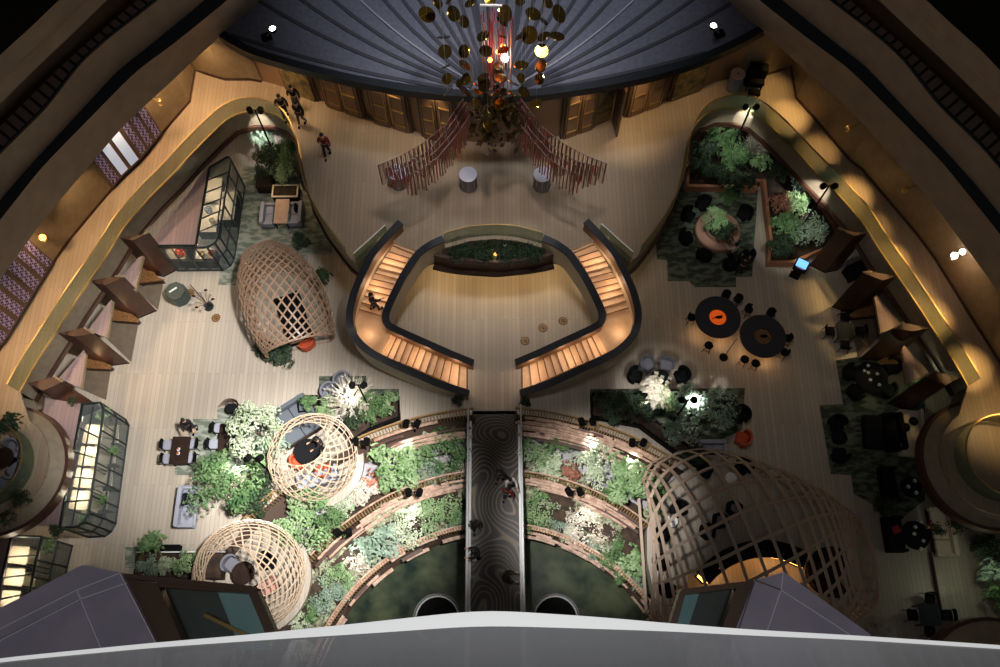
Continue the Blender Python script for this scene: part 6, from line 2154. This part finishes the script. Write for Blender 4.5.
# ------------------------------------------------------------------ people
def person(label, loc, rz, top, bottom, stride=.22, arms='down', hair=True, hold=None):
    t = thing('person', label, 'person', tuple(loc), rz)
    V, E_, Rr = [], [], []

    def v(p, r, par=None):
        V.append(p)
        Rr.append(r)
        if par is not None:
            E_.append((par, len(V) - 1))
        return len(V) - 1
    pel = v((0, 0, .95), .13)
    wa = v((0, 0, 1.12), .115, pel)
    chst = v((0, .01, 1.34), .14, wa)
    nb = v((0, .0, 1.47), .06, chst)
    nk = v((0, .02, 1.53), .05, nb)
    hd = v((0, .035, 1.63), .085, nk)
    hd2 = v((0, .03, 1.70), .08, hd)
    v((0, .13, 1.63), .016, hd)
    for s in (-1, 1):
        v((s * .085, .03, 1.63), .014, hd)
    for s in (-1, 1):
        hip = v((s * .09, 0, .9), .09, pel)
        kn = v((s * .1, .12 * s * (stride / .22) * .5 + .04, .5), .06, hip)
        an = v((s * .1, s * stride, .09), .04, kn)
        v((s * .11, s * stride + .15, .04), .035, an)
        sh = v((s * .18, 0, 1.42), .06, chst)
        if arms == 'fwd' or (arms == 'right' and s == 1):
            el = v((s * .24, .16, 1.2), .042, sh)
            wr = v((s * .2, .4, 1.12), .03, el)
            dirv = Vector((0, 1, -.1))
        else:
            el = v((s * .26, -.03 - s * .05, 1.15), .042, sh)
            wr = v((s * .27, .04 - s * .14, .9), .03, el)
            dirv = Vector((0, .15, -1))
        pm = v(tuple(Vector(V[wr]) + dirv * .06), .028, wr)
        side = Vector((1, 0, 0)) if abs(dirv.y) > .5 else Vector((0, 1, 0))
        for q in range(4):
            b = Vector(V[pm]) + side * (q - 1.5) * .02 + dirv * .02
            f1 = v(tuple(b), .009, pm)
            f2 = v(tuple(b + dirv * (.045 - .004 * abs(q - 1.4))), .008, f1)
            v(tuple(b + dirv * (.075 - .006 * abs(q - 1.4)) - Vector((s * .012, 0, .0))), .007, f2)
        tb = v(tuple(Vector(V[pm]) + side * .038 - dirv * .01), .009, pm)
        v(tuple(Vector(V[tb]) + side * .02 + dirv * .03), .008, tb)

    def skin(name, VV, EE, RR, material, root=0, sub=1):
        me = bpy.data.meshes.new(name)
        me.from_pydata(VV, EE, [])
        me.materials.append(material)
        o = bpy.data.objects.new(name, me)
        C.objects.link(o)
        o.parent = t
        md = o.modifiers.new('skin', 'SKIN')
        md.use_smooth_shade = True
        for i, r in enumerate(RR):
            me.skin_vertices[0].data[i].radius = (r, r * (.8 if r > .1 else 1))
            me.skin_vertices[0].data[i].use_root = (i == root)
        s2 = o.modifiers.new('sub', 'SUBSURF')
        s2.levels = s2.render_levels = sub
        return o
    body = skin('body', V, E_, Rr, M_skin)
    # shirt: torso and sleeves; trousers: pelvis and legs
    idx = {}
    SV, SE, SR = [(0, 0, .97), (0, 0, 1.12), (0, .01, 1.34), (0, 0, 1.46)], [(0, 1), (1, 2), (2, 3)], [.15, .14, .165, .07]
    TV, TE, TR = [(0, 0, .96)], [], [.145]
    n0 = 10
    per = (len(V) - n0) // 2
    for i, s in enumerate((-1, 1)):
        b = n0 + i * per
        hip, kn, an, ft, sh, el, wr = [V[b + q] for q in range(7)]
        TV += [hip, kn, (an[0], an[1], .12)]
        k = len(TV)
        TE += [(0, k - 3), (k - 3, k - 2), (k - 2, k - 1)]
        TR += [.11, .078, .06]
        SV += [sh, el, tuple(Vector(el).lerp(Vector(wr), .9))]
        k = len(SV)
        SE += [(2, k - 3), (k - 3, k - 2), (k - 2, k - 1)]
        SR += [.08, .06, .048]
        MB().box((ft[0], an[1] + .06, 0), (.1, .28, .09), 0, .04).build('shoe', M_black, t, True)
    skin('jacket', SV, SE, SR, top)
    skin('trousers', TV, TE, TR, bottom)
    h = MB()
    h.ball((0, .005, 1.70), .105, 14, (.95, 1.05, .85))
    ho = h.build('hair', M_hair, t, True, True)
    for s in (-1, 1):
        MB().ball((s * .03, .112, 1.645), .012, 6).build('eye', M_white, t, True)
    MB().tube([(-.03, .115, 1.585), (.03, .115, 1.585)], .008, 4).build('mouth', M_red2, t, True)
    return t


M_drk = mat('dark_jacket', (34, 32, 36), .8)
M_gryj = mat('grey_jacket', (70, 68, 74), .8)
M_redj = mat('dull_red_top', (120, 30, 40), .8)
M_whj = mat('white_shirt', (190, 186, 184), .8)


def pp(px, py, z, h=1.5):
    q = W(px, py, z + h)
    q.z = z
    return q


person('person in a dark jacket striding, leftmost of the three at the upper left', pp(279, 98, 4.2), R(200), M_drk, M_drk)
person('person in dark clothes at the back, nearest the lit glass panel at the upper left', pp(291, 89, 4.2), R(190), M_drk, M_gryj, .1)
person('person in black with a grey coat, lowest of the three at the upper left', pp(296, 105, 4.2), R(170), M_drk, M_gryj, .15)
person('person in a dull red top walking alone on the upper floor', pp(322, 137, 4.2), R(185), M_redj, M_drk, .2)
person('person in a dark suit climbing the left stair with a hand on the rail', pp(371, 296, 2.42), R(-60), M_drk, M_gryj, .16, 'right')
person('person in black bending by the walnut table nearest the kiosk', pp(184, 421, 0), R(200), M_drk, M_drk, .1, 'fwd')
person('person in black seated height beside the round black table in the woven pod', pp(318, 441, 0, 1.3), R(120), M_drk, M_drk, .05, 'fwd')
person('person in dark clothes, uppermost of the three together on the bridge', pp(500.5, 472, 0), R(160), M_drk, M_gryj, .15)
person('person with pale sleeves in the middle of the three on the bridge', pp(510, 480, 0), R(200), M_whj, M_drk, .15, 'fwd')
person('person in a dark red-brown coat, lowest of the three on the bridge', pp(507, 490, 0), R(170), M_redj, M_gryj, .15)
person('person in black walking alone by the left side of the bridge', pp(476, 522, 0), R(180), M_drk, M_drk, .2)
person('person in black with a white bag leaning at the left bridge rail', pp(476.5, 552, 0), R(90), M_drk, M_drk, .1, 'fwd')
person('person in black at the right bridge rail near the pool', pp(506, 576, 0), R(-90), M_drk, M_drk, .1, 'fwd')
person('person with a pale shirt sitting at the lower right of the ring seat', pp(735, 248, 0, 1.3), R(30), M_whj, M_drk, .1, 'fwd')
person('person in dark blue beside the pale shirted one at the ring seat', pp(745, 262, 0, 1.3), R(-20), M_navy, M_drk, .1, 'fwd')
p = W(474, 557, .5)
t = thing('shoulder_bag', 'small white bag by the person leaning at the left bridge rail', 'bag', (p.x, p.y, .02))
MB().box((0, 0, 0), (.2, .3, .3), 0, .05).build('bag_body', M_white, t, True)
MB().tube([(0, -.12, .3), (0, -.06, .48), (0, .06, .48), (0, .12, .3)], .012, 4).build('handle', M_black, t, True)

# drop the unused prototypes and scratch properties
for nm_ in [o.name for o in bpy.data.objects if o.get('label') == 'x']:
    for ch in [c_.name for c_ in bpy.data.objects if c_.parent and c_.parent.name == nm_]:
        bpy.data.objects.remove(bpy.data.objects[ch])
    bpy.data.objects.remove(bpy.data.objects[nm_])
for o in bpy.data.objects:
    for k in ('_w', '_used'):
        if k in o:
            del o[k]
